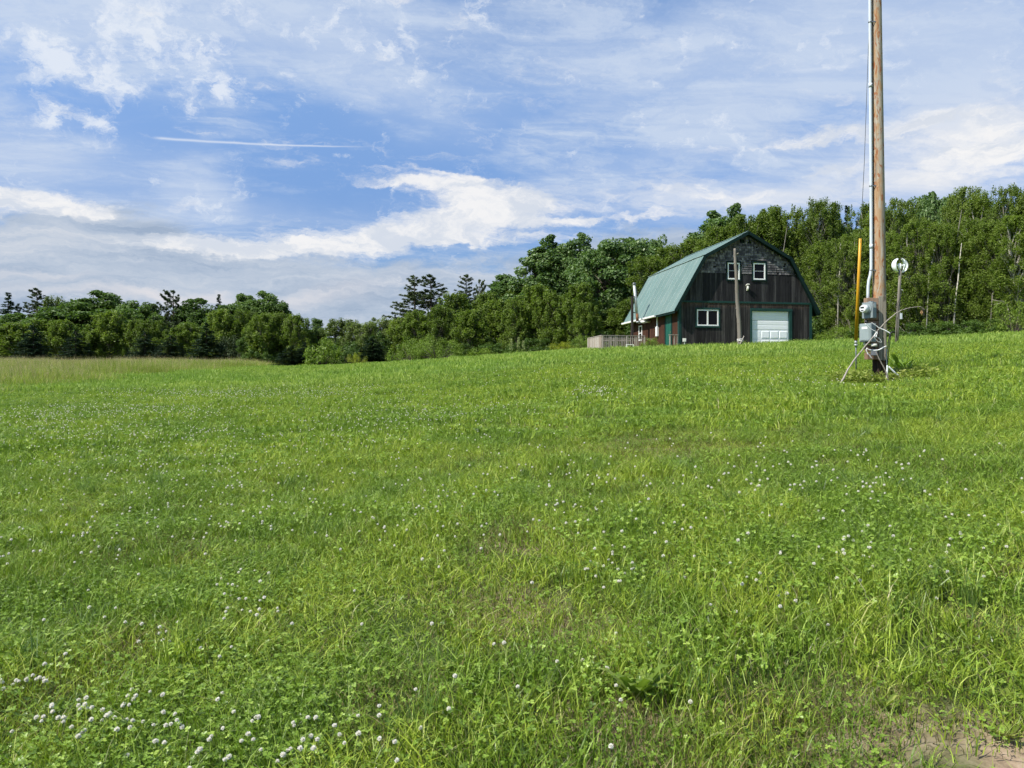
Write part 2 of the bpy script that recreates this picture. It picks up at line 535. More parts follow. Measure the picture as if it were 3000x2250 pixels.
def wood_mat(name, dark, mid, light, rust=None, rust_z=None, streak=3.0, scale=7.0, rough=0.85, spec=0.12):
    m = new_mat(name)
    o = objco()
    r = orand()
    x, y, z = sep(o)
    off = r * 37.0
    g = noise(vec(x * scale * 2.2 + off, y * scale * 2.2, z * scale / 14.0 + off), 1.0, 6, 0.65, 0.2)
    big = noise(vec(x * 1.1 + off, y * 1.1, z * 0.9), 1.0, 4, 0.6)
    kn = noise(vec(x * 9 + off, y * 9, z * 3.3), 1.0, 2, 0.5)
    cc = ramp(g * 0.65 + r * 0.18 + big * 0.2, [(0.30, dark), (0.52, mid), (0.74, light)])
    if rust:
        zz = smooth(z + big * 0.8, rust_z[0], rust_z[1]) if rust_z else smooth(big, 0.42, 0.62)
        cc = mixc(zz * 0.7, cc, mulc(ramp(g, [(0.3, tuple(q * 0.5 for q in rust)), (0.7, rust)]), (1, 1, 1)))
    cc = mixc(smooth(kn, 0.68, 0.74) * 0.7, cc, tuple(q * 0.35 for q in dark))
    out(pbsdf(cc, rough, spec, bump=g, bs=0.5, bd=0.006))
    return m


wood_mat('weathered_boards', (0.008, 0.008, 0.010), (0.024, 0.023, 0.025), (0.090, 0.086, 0.086))
wood_mat('weathered_boards_brown', (0.009, 0.008, 0.008), (0.026, 0.024, 0.024), (0.105, 0.097, 0.090), (0.13, 0.085, 0.062), (2.95, 3.35))
wood_mat('red_brown_boards', (0.018, 0.009, 0.007), (0.045, 0.020, 0.013), (0.105, 0.050, 0.030))
wood_mat('grey_shingles', (0.030, 0.028, 0.031), (0.080, 0.076, 0.080), (0.22, 0.205, 0.20), scale=5.0)
wood_mat('grey_rail_wood', (0.20, 0.175, 0.15), (0.34, 0.30, 0.26), (0.52, 0.47, 0.42))
wood_mat('brown_rail_wood', (0.18, 0.145, 0.115), (0.31, 0.26, 0.215), (0.46, 0.40, 0.35))
wood_mat('grey_bark', (0.09, 0.08, 0.067), (0.19, 0.17, 0.145), (0.33, 0.30, 0.26), scale=5.0)
wood_mat('plank_red', (0.13, 0.078, 0.052), (0.24, 0.155, 0.105), (0.38, 0.27, 0.19), scale=5.0)
wood_mat('plank_grey', (0.13, 0.115, 0.09), (0.22, 0.195, 0.15), (0.33, 0.30, 0.24), scale=9.0)
wood_mat('stick_wood', (0.13, 0.11, 0.09), (0.27, 0.24, 0.20), (0.48, 0.44, 0.38), scale=14.0)
wood_mat('stick_dark', (0.035, 0.03, 0.026), (0.08, 0.07, 0.06), (0.2, 0.18, 0.15), scale=14.0)
wood_mat('tree_bark', (0.035, 0.028, 0.022), (0.075, 0.062, 0.05), (0.16, 0.14, 0.115), scale=3.0)

# utility pole: grey wood with orange worn streaks; sunlit left and shaded right painted in; dark foot
m = new_mat('utility_pole_wood')
o = objco()
x, y, z = sep(o)
g1 = noise(vec(x * 3.0, y * 3.0, z * 0.75), 2.2, 7, 0.62, 0.9)
g2 = noise(vec(x * 30, y * 30, z * 1.3), 1.0, 5, 0.6, 0.3)
g3 = noise(vec(x * 5.0, y * 5.0, z * 1.6), 2.0, 6, 0.65, 1.4)
side = smooth(x, 0.12, -0.10)  # sun-facing left side, where extra orange is painted among the streaks
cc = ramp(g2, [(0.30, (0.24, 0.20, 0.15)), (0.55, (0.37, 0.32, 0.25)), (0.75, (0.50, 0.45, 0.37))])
cc = mixc(smooth(x, 0.02, 0.11) * 0.75, cc, ramp(g2, [(0.3, (0.17, 0.155, 0.13)), (0.7, (0.30, 0.28, 0.24))]))  # shade painted into the right side: greyer and darker wood
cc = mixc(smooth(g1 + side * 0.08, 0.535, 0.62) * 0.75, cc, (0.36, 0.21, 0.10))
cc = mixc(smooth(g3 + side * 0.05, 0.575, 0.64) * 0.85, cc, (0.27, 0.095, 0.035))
gr = noise(vec(x * 2.0, y * 2.0, z * 22.0), 1.0, 3, 0.5)
cc = mixc(smooth(gr, 0.66, 0.72) * 0.35, cc, (0.12, 0.085, 0.055))
foot = smooth(z + g1 * 0.5, 1.05, 0.72)
cc = mixc(foot, cc, ramp(g1, [(0.35, (0.018, 0.013, 0.010)), (0.55, (0.040, 0.026, 0.018)), (0.7, (0.19, 0.11, 0.055))]))
crk = noise(vec(x * 75, y * 75, z * 0.9), 1.0, 3, 0.5, 0.2)
cc = mixc(smooth(crk, 0.62, 0.70) * 0.75, cc, (0.07, 0.055, 0.042))
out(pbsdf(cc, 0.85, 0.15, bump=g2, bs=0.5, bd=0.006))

m = new_mat('birch_bark')
o = objco()
x, y, z = sep(o)
nb = noise(vec(x * 1.5, y * 1.5, z * 5.0), 1.5, 4, 0.6)
out(pbsdf(ramp(nb, [(0.36, (0.07, 0.06, 0.05)), (0.46, (0.42, 0.39, 0.33)), (0.8, (0.60, 0.57, 0.50))]), 0.7, 0.2))


def flat_mat(name, colr, rough=0.5, spec=0.3, metal=0.0, wear=0.15, wear_col=None, scale=3.0, streak=True, bump=0.1):
    m = new_mat(name)
    o = objco()
    x, y, z = sep(o)
    n = noise(vec(x * 2, y * 2, z * (0.5 if streak else 2)), scale, 6, 0.65)
    wc = wear_col or tuple(q * 0.55 for q in colr)
    cc = mixc(smooth(n, 0.45, 0.75) * wear * 2, colr, wc)
    cc = mulc(cc, mixc(orand(), (0.93, 0.93, 0.93), (1.05, 1.05, 1.05)))
    out(pbsdf(cc, rough, spec, metal, bump=n, bs=bump, bd=0.004))
    return m


m = new_mat('green_roof_metal')
rp = geopos()
rn = noise(rp, 0.55, 5, 0.6)
rf_ = noise(rp, 4.0, 4, 0.6)
cc = mixc(smooth(rn, 0.40, 0.64) * 0.55, (0.108, 0.172, 0.154), (0.150, 0.205, 0.186))
cc = mixc(smooth(rf_, 0.60, 0.72) * 0.30, cc, (0.075, 0.115, 0.100))
cc = mulc(cc, mixc(orand(), (0.93, 0.93, 0.93), (1.06, 1.06, 1.06)))
out(pbsdf(cc, 0.5, 0.35, bump=rn, bs=0.15, bd=0.03))
flat_mat('pale_flashing', (0.33, 0.42, 0.39), 0.5, 0.4, 0.0, 0.3, (0.12, 0.13, 0.12), 3.0)
flat_mat('green_trim', (0.009, 0.040, 0.034), 0.6, 0.25, 0.0, 0.25, (0.022, 0.080, 0.068), 4.0)
flat_mat('dark_green_trim', (0.005, 0.017, 0.015), 0.6, 0.15, 0.0, 0.2, (0.009, 0.026, 0.023), 3.0)
flat_mat('green_door_paint', (0.012, 0.095, 0.066), 0.5, 0.35, 0.0, 0.15)
flat_mat('white_vinyl', (0.80, 0.80, 0.78), 0.4, 0.4, 0.0, 0.05)
flat_mat('white_door_paint', (0.84, 0.86, 0.88), 0.5, 0.35, 0.0, 0.08, (0.62, 0.67, 0.68), 1.2)
flat_mat('dark_interior', (0.010, 0.010, 0.010), 0.9, 0.05)
flat_mat('galvanised', (0.42, 0.44, 0.44), 0.42, 0.5, 0.35, 0.25, (0.25, 0.22, 0.20))
flat_mat('rusty_pipe', (0.22, 0.10, 0.05), 0.8, 0.2, 0.0, 0.5, (0.09, 0.05, 0.04))
flat_mat('dark_post', (0.045, 0.036, 0.032), 0.8, 0.15)
flat_mat('pvc_grey', (0.50, 0.54, 0.58), 0.45, 0.35, 0.0, 0.10)
flat_mat('steel_band', (0.20, 0.21, 0.22), 0.45, 0.5, 0.6, 0.1)
flat_mat('meter_grey', (0.19, 0.225, 0.23), 0.5, 0.35, 0.0, 0.12)
flat_mat('meter_grey_light', (0.25, 0.30, 0.30), 0.5, 0.35, 0.0, 0.10)
flat_mat('paper_label', (0.72, 0.72, 0.70), 0.6, 0.2, 0.0, 0.1)
flat_mat('yellow_plastic', (0.52, 0.27, 0.010), 0.45, 0.4, 0.0, 0.12, (0.55, 0.25, 0.01))
flat_mat('black_rubber', (0.012, 0.012, 0.013), 0.5, 0.4, 0.0, 0.1)
flat_mat('wire_steel', (0.16, 0.17, 0.19), 0.5, 0.5, 0.5, 0.1)
flat_mat('turbine_white', (0.72, 0.75, 0.74), 0.35, 0.45, 0.0, 0.12, (0.5, 0.5, 0.42), 5.0)
flat_mat('white_cord', (0.70, 0.70, 0.67), 0.7, 0.2, 0.0, 0.1)
flat_mat('bone_white', (0.60, 0.60, 0.54), 0.7, 0.2, 0.0, 0.25, (0.3, 0.3, 0.24))
flat_mat('concrete_block', (0.30, 0.29, 0.27), 0.9, 0.1, 0.0, 0.3)
flat_mat('dry_leaf', (0.42, 0.28, 0.14), 0.8, 0.1, 0.0, 0.2)
flat_mat('weed_stem', (0.10, 0.15, 0.04), 0.7, 0.2, 0.0, 0.1)
flat_mat('mullein_spike', (0.26, 0.29, 0.12), 0.8, 0.1, 0.0, 0.3)
leaf_mat('petals', [(0.0, (0.92, 0.90, 0.82)), (1.0, (0.92, 0.90, 0.82))], 0.40, 0.1, 0.6, 0.2, tr_gain=(1, 0.98, 0.92))
flat_mat('brass', (0.5, 0.42, 0.22), 0.35, 0.5, 0.8, 0.1)

m = new_mat('window_glass')
n = noise(objco(), 1.4, 3, 0.5)
out(pbsdf((0.004, 0.004, 0.005), 0.12, 0.16, bump=n, bs=0.08, bd=0.02))

m = new_mat('meter_glass')
out(pbsdf((0.55, 0.58, 0.58), 0.15, 0.5))

M = MATS

# ------------------------------------------------------------------ lie of the land
GP = np.array([-700, 0, 400, 700, 850, 1000, 1200, 1500, 1700, 2000, 2380, 2700, 3000, 3700], float)
GE = np.array([1070, 1069, 1066, 1069, 1076, 1072, 1063, 1042, 1028, 1019, 1007, 995, 981, 965], float)
GD = np.array([100, 100, 96, 86, 76, 72, 70, 65, 61, 50, 51, 46, 42, 38], float)
GC = np.array([230, 230, 220, 160, 130, 110, 95, 80, 72, 57, 58, 53, 49, 45], float)


def H(x, y):
    x = np.asarray(x, float); y = np.asarray(y, float)
    px = np.clip(1500 + F * x / np.maximum(y, 6.0), -700, 3700)
    e = (1125 - np.interp(px, GP, GE)) / F
    d = np.interp(px, GP, GD)
    yc = np.interp(px, GP, GC)
    cq = EYE / yc ** 2
    s = (EYE + e * d) / d + cq * d
    yf = np.minimum(1.25 * d, yc * 1.1)
    yy = np.clip(y, -25, yf)
    h = s * yy - cq * np.maximum(yy, 0) ** 2
    b = 0.022 * np.sin(x * 1.1 + 0.7 * y) * np.sin(y * 0.83 - 0.4 * x) + 0.018 * np.sin(x * 2.9 - y * 1.7 + 1.0) * np.sin(y * 2.3 + x * 0.9)
    b = b + 0.03 * np.sin(x * 0.31 + 1.3) * np.sin(y * 0.27 + 0.5) - 0.17 * np.exp(-((x - 8.1) ** 2 + (y - 16.6) ** 2) / 5.0)
    return h + b


def hz(x, y): return float(H(x, y))


def at(px, py, Y):
    """the point at distance Y in front of the lens that the photograph shows at px, py"""
    return Vector(((px - 1500) / F * Y, Y, EYE + (1125 - py) / F * Y))


def ground_at(px, py):
    u = (px - 1500) / F
    t = (1125 - py) / F
    ys = np.linspace(2.0, 110, 2400)
    d = H(u * ys, ys) - (EYE + t * ys)
    i = np.argmax(d > 0)
    if d[i] <= 0: return None
    y = ys[i]
    return float(u * y), float(y)


def stretch(n, a, far):
    t = np.linspace(-1, 1, n)
    return np.sinh(t * a) / np.sinh(a) * far


gx = stretch(461, 6.6, 1600)
gy = stretch(461, 6.6, 1600) + 6
GXX, GYY = np.meshgrid(gx, gy)
GZZ = H(GXX, GYY)
me = bpy.data.meshes.new('ground')
nx, ny = len(gx), len(gy)
me.vertices.add(nx * ny)
me.vertices.foreach_set('co', np.stack([GXX, GYY, GZZ], -1).ravel())
ii = np.arange(nx * ny).reshape(ny, nx)
q = np.stack([ii[:-1, :-1], ii[:-1, 1:], ii[1:, 1:], ii[1:, :-1]], -1).reshape(-1, 4)
me.loops.add(q.size)
me.loops.foreach_set('vertex_index', q.ravel())
me.polygons.add(len(q))
me.polygons.foreach_set('loop_start', np.arange(0, q.size, 4))
me.polygons.foreach_set('use_smooth', np.ones(len(q), bool))
me.update()


# bare, worn spots: (photo px, py, radius m)
BARE = [(ground_at(px, py), r) for px, py, r in [(3010, 2240, 0.24), (2900, 2150, 0.2), (1620, 1245, 1.3), (1480, 1600, 0.55), (1560, 1570, 0.4), (1940, 1310, 1.4),
        (1720, 1870, 0.40), (1560, 1830, 0.35), (1900, 2160, 0.30), (1750, 2120, 0.3), (2600, 2120, 0.35), (2500, 2180, 0.3), (1480, 1780, .4)]]


def bareness(x, y):
    v = np.zeros_like(np.asarray(x, float))
    for (bx, by), r in BARE:
        v = np.maximum(v, (1.0 if r == BARE[0][1] else 0.72) * np.exp(-((x - bx) ** 2 + ((y - by) * 0.8) ** 2) / (r * r)))
    return v


a_ = me.attributes.new('bare', 'FLOAT', 'POINT')
a_.data.foreach_set('value', np.clip((bareness(GXX, GYY) - 0.30) * 1.9, 0, 1).ravel().astype(np.float32))
a_ = me.attributes.new('far', 'FLOAT', 'POINT')
a_.data.foreach_set('value', np.clip((np.hypot(GXX, GYY) - 12) / 25, 0, 1).ravel().astype(np.float32))
me.materials.append(M['field_soil'])
tag(link('ground', me), kind='structure')


# ------------------------------------------------------------------ numpy foliage helpers
def vnoise(x, y, s, seed=0):
    """smooth value noise"""
    x = np.asarray(x) * s + seed * 17.3; y = np.asarray(y) * s + seed * 5.1
    xi = np.floor(x); yi = np.floor(y)
    fx = x - xi; fy = y - yi
    fx = fx * fx * (3 - 2 * fx); fy = fy * fy * (3 - 2 * fy)
    def hsh(a, b):
        v = np.sin(a * 127.1 + b * 311.7 + seed) * 43758.5453
        return v - np.floor(v)
    return (hsh(xi, yi) * (1 - fx) + hsh(xi + 1, yi) * fx) * (1 - fy) + (hsh(xi, yi + 1) * (1 - fx) + hsh(xi + 1, yi + 1) * fx) * fy


def poly_mesh(name, co, faces, tone, mats, midx=None, smooth_=False):
    """co (N,3), faces (M,k) of one size, tone per vertex"""
    me = bpy.data.meshes.new(name)
    me.vertices.add(len(co))
    me.vertices.foreach_set('co', np.asarray(co, np.float32).ravel())
    k = faces.shape[1]
    me.loops.add(faces.size)
    me.loops.foreach_set('vertex_index', faces.ravel().astype(np.int32))
    me.polygons.add(len(faces))
    me.polygons.foreach_set('loop_start', np.arange(0, faces.size, k))
    if midx is not None: me.polygons.foreach_set('material_index', midx.astype(np.int32))
    me.polygons.foreach_set('use_smooth', np.full(len(faces), smooth_))
    me.update()
    a = me.attributes.new('tone', 'FLOAT', 'POINT')
    a.data.foreach_set('value', np.asarray(tone, np.float32))
    for m_ in (mats if isinstance(mats, (list, tuple)) else [mats]): me.materials.append(m_)
    return me


def unit(v): return v / np.maximum(np.linalg.norm(v, axis=-1, keepdims=True), 1e-9)


def leaves(c, nrm, tan, ln, wd, tone):
    """rhombic leaves, gently folded along the rib"""
    n = len(c)
    nrm = unit(nrm)
    t = unit(tan - nrm * (tan * nrm).sum(-1, keepdims=True))
    b = np.cross(nrm, t)
    ln = np.broadcast_to(np.asarray(ln, float).reshape(-1, 1), (n, 1)); wd = np.broadcast_to(np.asarray(wd, float).reshape(-1, 1), (n, 1))
    v = np.empty((n, 4, 3))
    v[:, 0] = c - t * ln / 2
    v[:, 1] = c + b * wd / 2 + nrm * wd * 0.12 - t * ln * 0.08
    v[:, 2] = c + t * ln / 2
    v[:, 3] = c - b * wd / 2 + nrm * wd * 0.12 - t * ln * 0.08
    f = np.arange(n * 4).reshape(n, 4)
    return v.reshape(-1, 3), f, np.repeat(tone, 4)


def blades(n, rad, hmin, hmax, w, lean, tone_f=None, square=False, droop=0.5, segs=3):
    """curved tapering blades, quads"""
    r = rad * np.sqrt(rng.random(n)); a = rng.random(n) * 2 * PI
    if square: x, y = (rng.random(n) - 0.5) * 2 * rad, (rng.random(n) - 0.5) * 2 * rad
    else: x, y = r * np.cos(a), r * np.sin(a)
    h = hmin + (hmax - hmin) * rng.random(n) ** 1.7
    th = rng.random(n) * 2 * PI
    ld = np.stack([np.cos(th), np.sin(th)], -1)
    le = lean * (0.3 + rng.random(n)) * h
    wd = w * (0.6 + 0.8 * rng.random(n)) / 2
    fa = rng.random(n) * 2 * PI
    fw = np.stack([np.cos(fa), np.sin(fa), np.zeros(n)], -1)
    lv = segs + 1
    v = np.empty((n, lv, 2, 3))
    for i in range(lv):
        s = i / segs
        ws = wd * (1 - s) ** 0.7 if i else wd * 0.8
        if i == segs: ws = wd * 0.08
        cx = x + ld[:, 0] * le * s * s; cyy = y + ld[:, 1] * le * s * s
        cz = h * (s - droop * 0.35 * s ** 3)
        c_ = np.stack([cx, cyy, cz - (0.01 if i == 0 else 0)], -1)
        v[:, i, 0] = c_ - fw * ws[:, None]
        v[:, i, 1] = c_ + fw * ws[:, None]
    idx = np.arange(n)[:, None] * (lv * 2)
    fs = []
    for i in range(segs):
        b = i * 2
        fs.append(np.concatenate([idx + b, idx + b + 1, idx + b + 3, idx + b + 2], 1))
    f = np.concatenate(fs, 0)
    tone = rng.random(n) if tone_f is None else tone_f(n)
    return v.reshape(-1, 3), f, np.repeat(tone, lv * 2)


def clover(n, rad, hmin, hmax, size):
    """three round leaflets on a stalk, each leaflet two quads"""
    r = rad * np.sqrt(rng.random(n)); a = rng.random(n) * 2 * PI
    h = hmin + (hmax - hmin) * rng.random(n)
    c = np.stack([r * np.cos(a), r * np.sin(a), h], -1)
    nr = unit(np.stack([rng.normal(0, .3, n), rng.normal(0, .3, n), np.ones(n)], -1))
    th0 = rng.random(n) * 2 * PI
    V, Fc, T = [], [], []
    b = 0
    tone = np.clip(rng.normal(0.5, 0.25, n), 0, 1)
    sz = size * (0.7 + 0.6 * rng.random(n))
    for k in range(3):
        th = th0 + k * 2 * PI / 3
        t = np.stack([np.cos(th), np.sin(th), np.zeros(n)], -1)
        t = unit(t - nr * (t * nr).sum(-1, keepdims=True))
        bb = np.cross(nr, t)
        s = sz[:, None]
        pts = [c, c + t * s * 0.45 + bb * s * 0.48 + nr * s * .1, c + t * s * 0.95 + bb * s * 0.34 + nr * s * .1, c + t * s * 0.95,
               c + t * s * 0.95 - bb * s * 0.34 + nr * s * .1, c + t * s * 0.45 - bb * s * 0.48 + nr * s * .1]
        v = np.stack(pts, 1)
        V.append(v.reshape(-1, 3))
        i0 = b + np.arange(n)[:, None] * 6
        Fc.append(np.concatenate([i0, i0 + 1, i0 + 2, i0 + 3], 1)); Fc.append(np.concatenate([i0, i0 + 3, i0 + 4, i0 + 5], 1))
        T.append(np.repeat(tone, 6))
        b += n * 6
    return np.concatenate(V), np.concatenate(Fc), np.concatenate(T)


def merge(parts):
    V, Fc, T, MI = [], [], [], []
    b = 0
    for (v, f, t), mi in parts:
        V.append(v); Fc.append(f + b); T.append(t); MI.append(np.full(len(f), mi)); b += len(v)
    return np.concatenate(V), np.concatenate(Fc), np.concatenate(T), np.concatenate(MI)


def gtone(n):  # mostly greens, a few straw blades
    t = np.clip(rng.normal(0.47, 0.23, n), 0.02, 0.90)
    t[rng.random(n) < 0.035] = 1.0
    return t


def src(name, parts, mats):
    v, f, t, mi = merge(parts)
    return bpy.data.objects.new(name, poly_mesh(name, v, f, t, mats, mi))


def scatter_object(name, pts, rots, scs, idx, sources):
    """one object: points that carry instances of the source tussocks"""
    me = bpy.data.meshes.new(name)
    n = len(pts)
    me.vertices.add(n)
    me.vertices.foreach_set('co', np.asarray(pts, np.float32).ravel())
    a = me.attributes.new('rot', 'FLOAT_VECTOR', 'POINT')
    a.data.foreach_set('vector', np.asarray(rots, np.float32).ravel())
    a = me.attributes.new('scl', 'FLOAT_VECTOR', 'POINT')
    a.data.foreach_set('vector', np.asarray(scs, np.float32).ravel())
    a = me.attributes.new('idx', 'INT', 'POINT')
    a.data.foreach_set('value', np.asarray(idx, np.int32))
    ob = link(name, me)
    ng = bpy.data.node_groups.new(name + '_scatter', 'GeometryNodeTree')
    ng.interface.new_socket('Geometry', in_out='INPUT', socket_type='NodeSocketGeometry')
    ng.interface.new_socket('Geometry', in_out='OUTPUT', socket_type='NodeSocketGeometry')
    gi = ng.nodes.new('NodeGroupInput'); go = ng.nodes.new('NodeGroupOutput')
    mp = ng.nodes.new('GeometryNodeMeshToPoints')
    iop = ng.nodes.new('GeometryNodeInstanceOnPoints')
    jn = ng.nodes.new('GeometryNodeJoinGeometry')
    ng.links.new(gi.outputs[0], mp.inputs[0])
    ng.links.new(mp.outputs[0], iop.inputs['Points'])
    for s_ in reversed(sources):
        oi = ng.nodes.new('GeometryNodeObjectInfo')
        oi.inputs['Object'].default_value = s_
        oi.inputs['As Instance'].default_value = True
        ng.links.new(oi.outputs['Geometry'], jn.inputs[0])
    ng.links.new(jn.outputs[0], iop.inputs['Instance'])
    iop.inputs['Pick Instance'].default_value = True
    for nm, ty, sock in (('rot', 'FLOAT_VECTOR', 'Rotation'), ('scl', 'FLOAT_VECTOR', 'Scale'), ('idx', 'INT', 'Instance Index')):
        na = ng.nodes.new('GeometryNodeInputNamedAttribute')
        na.data_type = ty
        na.inputs[0].default_value = nm
        if sock == 'Rotation':
            er = ng.nodes.new('FunctionNodeEulerToRotation')
            ng.links.new(na.outputs[0], er.inputs[0])
            ng.links.new(er.outputs[0], iop.inputs[sock])
        else:
            ng.links.new(na.outputs[0], iop.inputs[sock])
    ng.links.new(iop.outputs[0], go.inputs[0])
    md = ob.modifiers.new('scatter', 'NODES')
    md.node_group = ng
    return ob


# tussock sources (never linked to the scene themselves)
GR = [M['grass_blades'], M['clover_leaves'], M['dry_thatch'], M['tuft_blades']]
S_near = [src('turf', [(blades(360, 0.30, 0.030, 0.145, 0.0064, 0.95, gtone), 0), (clover(34, 0.30, 0.03, 0.08, 0.0115), 1), (blades(80, 0.3, 0.03, 0.09, 0.004, 1.3), 2)], GR) for _ in range(4)]
S_clov = [src('clover_turf', [(clover(150, 0.30, 0.03, 0.095, 0.0115), 1), (blades(290, 0.30, 0.05, 0.17, 0.0052, 0.8, gtone), 0)], GR) for _ in range(3)]
S_dry = [src('worn_turf', [(blades(230, 0.30, 0.025, 0.095, 0.004, 1.4), 2), (blades(260, 0.30, 0.03, 0.12, 0.0050, 0.9, gtone), 0), (clover(50, 0.3, 0.02, 0.06, 0.011), 1)], GR) for _ in range(2)]
S_tuft = [src('tuft', [(blades(70, 0.09, 0.14, 0.30, 0.0070, 0.55, lambda n: np.clip(rng.normal(.5, .2, n), 0, .9)), m_)], GR) for m_ in (0, 3, 0)]
S_mid = [src('turf_mid', [(blades(520, 0.75, 0.06, 0.17, 0.012, 0.65, gtone, segs=2), 0), (clover(60, 0.7, 0.04, 0.08, 0.03), 1)], GR) for _ in range(3)]
S_far = [src('turf_far', [(blades(520, 1.9, 0.07, 0.20, 0.034, 0.55, gtone, segs=2), 0)], [M['grass_far']]) for _ in range(3)]


def grid_pts(y0, y1, step, marg, xcap=None):
    P_ = []
    y = y0
    while y < y1:
        hw = y * 0.68 + marg
        xs = np.arange(-hw, hw, step)
        xs = xs + rng.uniform(-0.5, 0.5, len(xs)) * step
        P_.append(np.stack([xs, y + rng.uniform(-0.5, 0.5, len(xs)) * step], -1))
        y += step
    return np.concatenate(P_)


pts, rot, scl, idx = [], [], [], []
SRC = S_near + S_clov + S_dry + S_tuft + S_mid
i_near, i_clov, i_dry, i_tuft, i_mid = 0, 4, 7, 9, 12


# places where the photograph shows beds of clover
CLOV = [(ground_at(px, py), r) for px, py, r in [(250, 2080, 1.0), (700, 2120, .9), (450, 2230, .8), (2150, 1610, 1.0), (2350, 1640, 1.0), (2560, 1560, 1.5), (2850, 1620, 1.4), (1990, 1680, .6), (650, 1740, .7), (1950, 2100, .3), (2350, 1560, 1.2)]]


def cloverness(x, y):
    v = np.zeros_like(x)
    for (bx, by), r in CLOV: v = np.maximum(v, np.exp(-((x - bx) ** 2 + (y - by) ** 2) / (r * r)))
    return np.maximum(v, 0.80 * vnoise(x, y, 1.7, 3))


def put(P_, kind_idx, s_xy, s_z, jit=0.2):
    n = len(P_)
    if n == 0: return
    z = H(P_[:, 0], P_[:, 1])
    pts.append(np.stack([P_[:, 0], P_[:, 1], z], -1))
    rot.append(np.stack([rng.normal(0, .03, n), rng.normal(0, .03, n), rng.random(n) * 2 * PI], -1))
    a = s_xy * (1 + rng.uniform(-jit, jit, n)); b = s_z * np.ones(n) * (1 + rng.uniform(-jit, jit, n))
    scl.append(np.stack([a, a, b], -1))
    idx.append(kind_idx)


P_ = grid_pts(1.2, 11.0, 0.25, 1.6)
br = bareness(P_[:, 0], P_[:, 1]) * (0.6 + 0.8 * rng.random(len(P_)))
trk = np.abs(((P_[:, 0] - 0.22 * P_[:, 1] + 0.5) / 2.3) % 1.0 - 0.5) * 2
dryn = vnoise(P_[:, 0], P_[:, 1], 1.3, 8) * 0.6 + vnoise(P_[:, 0], P_[:, 1], 3.1, 9) * 0.4
cl = cloverness(P_[:, 0], P_[:, 1])
k = i_near + rng.integers(0, 4, len(P_))
is_cl = cl + rng.uniform(-.12, .12, len(P_)) > 0.60
k = np.where(is_cl, i_clov + rng.integers(0, 3, len(P_)), k)
is_dry = (br > 0.42) | (dryn > 0.70)
k = np.where(is_dry, i_dry + rng.integers(0, 2, len(P_)), k)
keep = ~((br > 0.95) & (rng.random(len(P_)) < 0.35)) & ~(np.hypot(P_[:, 0] - BARE[0][0][0], P_[:, 1] - BARE[0][0][1]) < 0.26)
hgt = 0.58 + 0.16 * trk + 0.85 * vnoise(P_[:, 0], P_[:, 1], 0.8, 5) * (0.6 + 0.6 * vnoise(P_[:, 0], P_[:, 1], 2.6, 6))
put(P_[keep], k[keep], 1.0, hgt[keep])
# taller tufts
P_ = grid_pts(2.0, 11.0, 0.33, 1.2)
tn = vnoise(P_[:, 0], P_[:, 1], 1.1, 12)
P_ = P_[(rng.random(len(P_)) < np.clip((tn - 0.45) * 1.6, 0.03, 0.7)) & (bareness(P_[:, 0], P_[:, 1]) < 0.3)]
put(P_, i_tuft + rng.integers(0, 3, len(P_)), 0.9, 0.72, 0.35)
# middle distance
P_ = grid_pts(10.5, 30.0, 0.55, 1.6)
P_ = P_[np.hypot(P_[:, 0] - 8.1, P_[:, 1] - 16.75) > 0.75]
hgt = 0.70 + 0.6 * vnoise(P_[:, 0], P_[:, 1], 0.35, 5) * (0.5 + vnoise(P_[:, 0], P_[:, 1], 1.1, 6))
br = bareness(P_[:, 0], P_[:, 1])
put(P_, i_mid + rng.integers(0, 3, len(P_)), 1.0, hgt * (1 - 0.45 * br))
PQ = np.stack([8.1 + rng.uniform(-.9, .9, 60), 16.75 + rng.uniform(-.9, .9, 60)], -1)
put(PQ, rng.integers(0, 4, 60), 1.0, 0.75)
P_ = grid_pts(10.5, 24.0, 0.9, 1.2)
P_ = P_[np.hypot(P_[:, 0] - 8.1, P_[:, 1] - 16.75) > 0.6]
P_ = P_[vnoise(P_[:, 0], P_[:, 1], 0.5, 12) > 0.55]
put(P_, i_tuft + rng.integers(0, 3, len(P_)), 1.7, 0.70, 0.35)
grass = scatter_object('grass', np.concatenate(pts), np.concatenate(rot), np.concatenate(scl), np.concatenate(idx), SRC)
tag(grass, kind='stuff')

BARN_O = Vector((10.76, 49.5, 0.0))
BE = Vector((0.9846, 0.1747, 0)); BD = Vector((-0.1747, 0.9846, 0))


def in_barn(x, y, m_=0.2):
    a = (x - BARN_O.x) * BE.x + (y - BARN_O.y) * BE.y
    l = (x - BARN_O.x) * BD.x + (y - BARN_O.y) * BD.y
    return (a > -m_) & (a < 9.25 + m_) & (l > -m_) & (l < 9.6 + m_)


# far lawn
pts, rot, scl, idx = [], [], [], []
P_ = grid_pts(29.0, 108.0, 1.35, 3.0)
pxs = 1500 + F * P_[:, 0] / P_[:, 1]
dd = np.interp(pxs, GP, GD)
P_ = P_[(P_[:, 1] < dd * 1.12 + 2) & ~in_barn(P_[:, 0], P_[:, 1], 0.9)]
put(P_, rng.integers(0, 3, len(P_)), 1.0, 0.75 + 0.5 * vnoise(P_[:, 0], P_[:, 1], 0.2, 4))
# a fringe of longer grass along the foot of the barn
for t_ in np.arange(0, 9.3, 0.5):
    q_ = BARN_O + BE * t_ - BD * rng.uniform(0.35, 0.7)
    put(np.array([[q_.x, q_.y]]), np.array([rng.integers(0, 3)]), 0.22, 1.9, 0.4)
tag(scatter_object('lawn_grass', np.concatenate(pts), np.concatenate(rot), np.concatenate(scl), np.concatenate(idx), S_far), kind='stuff')

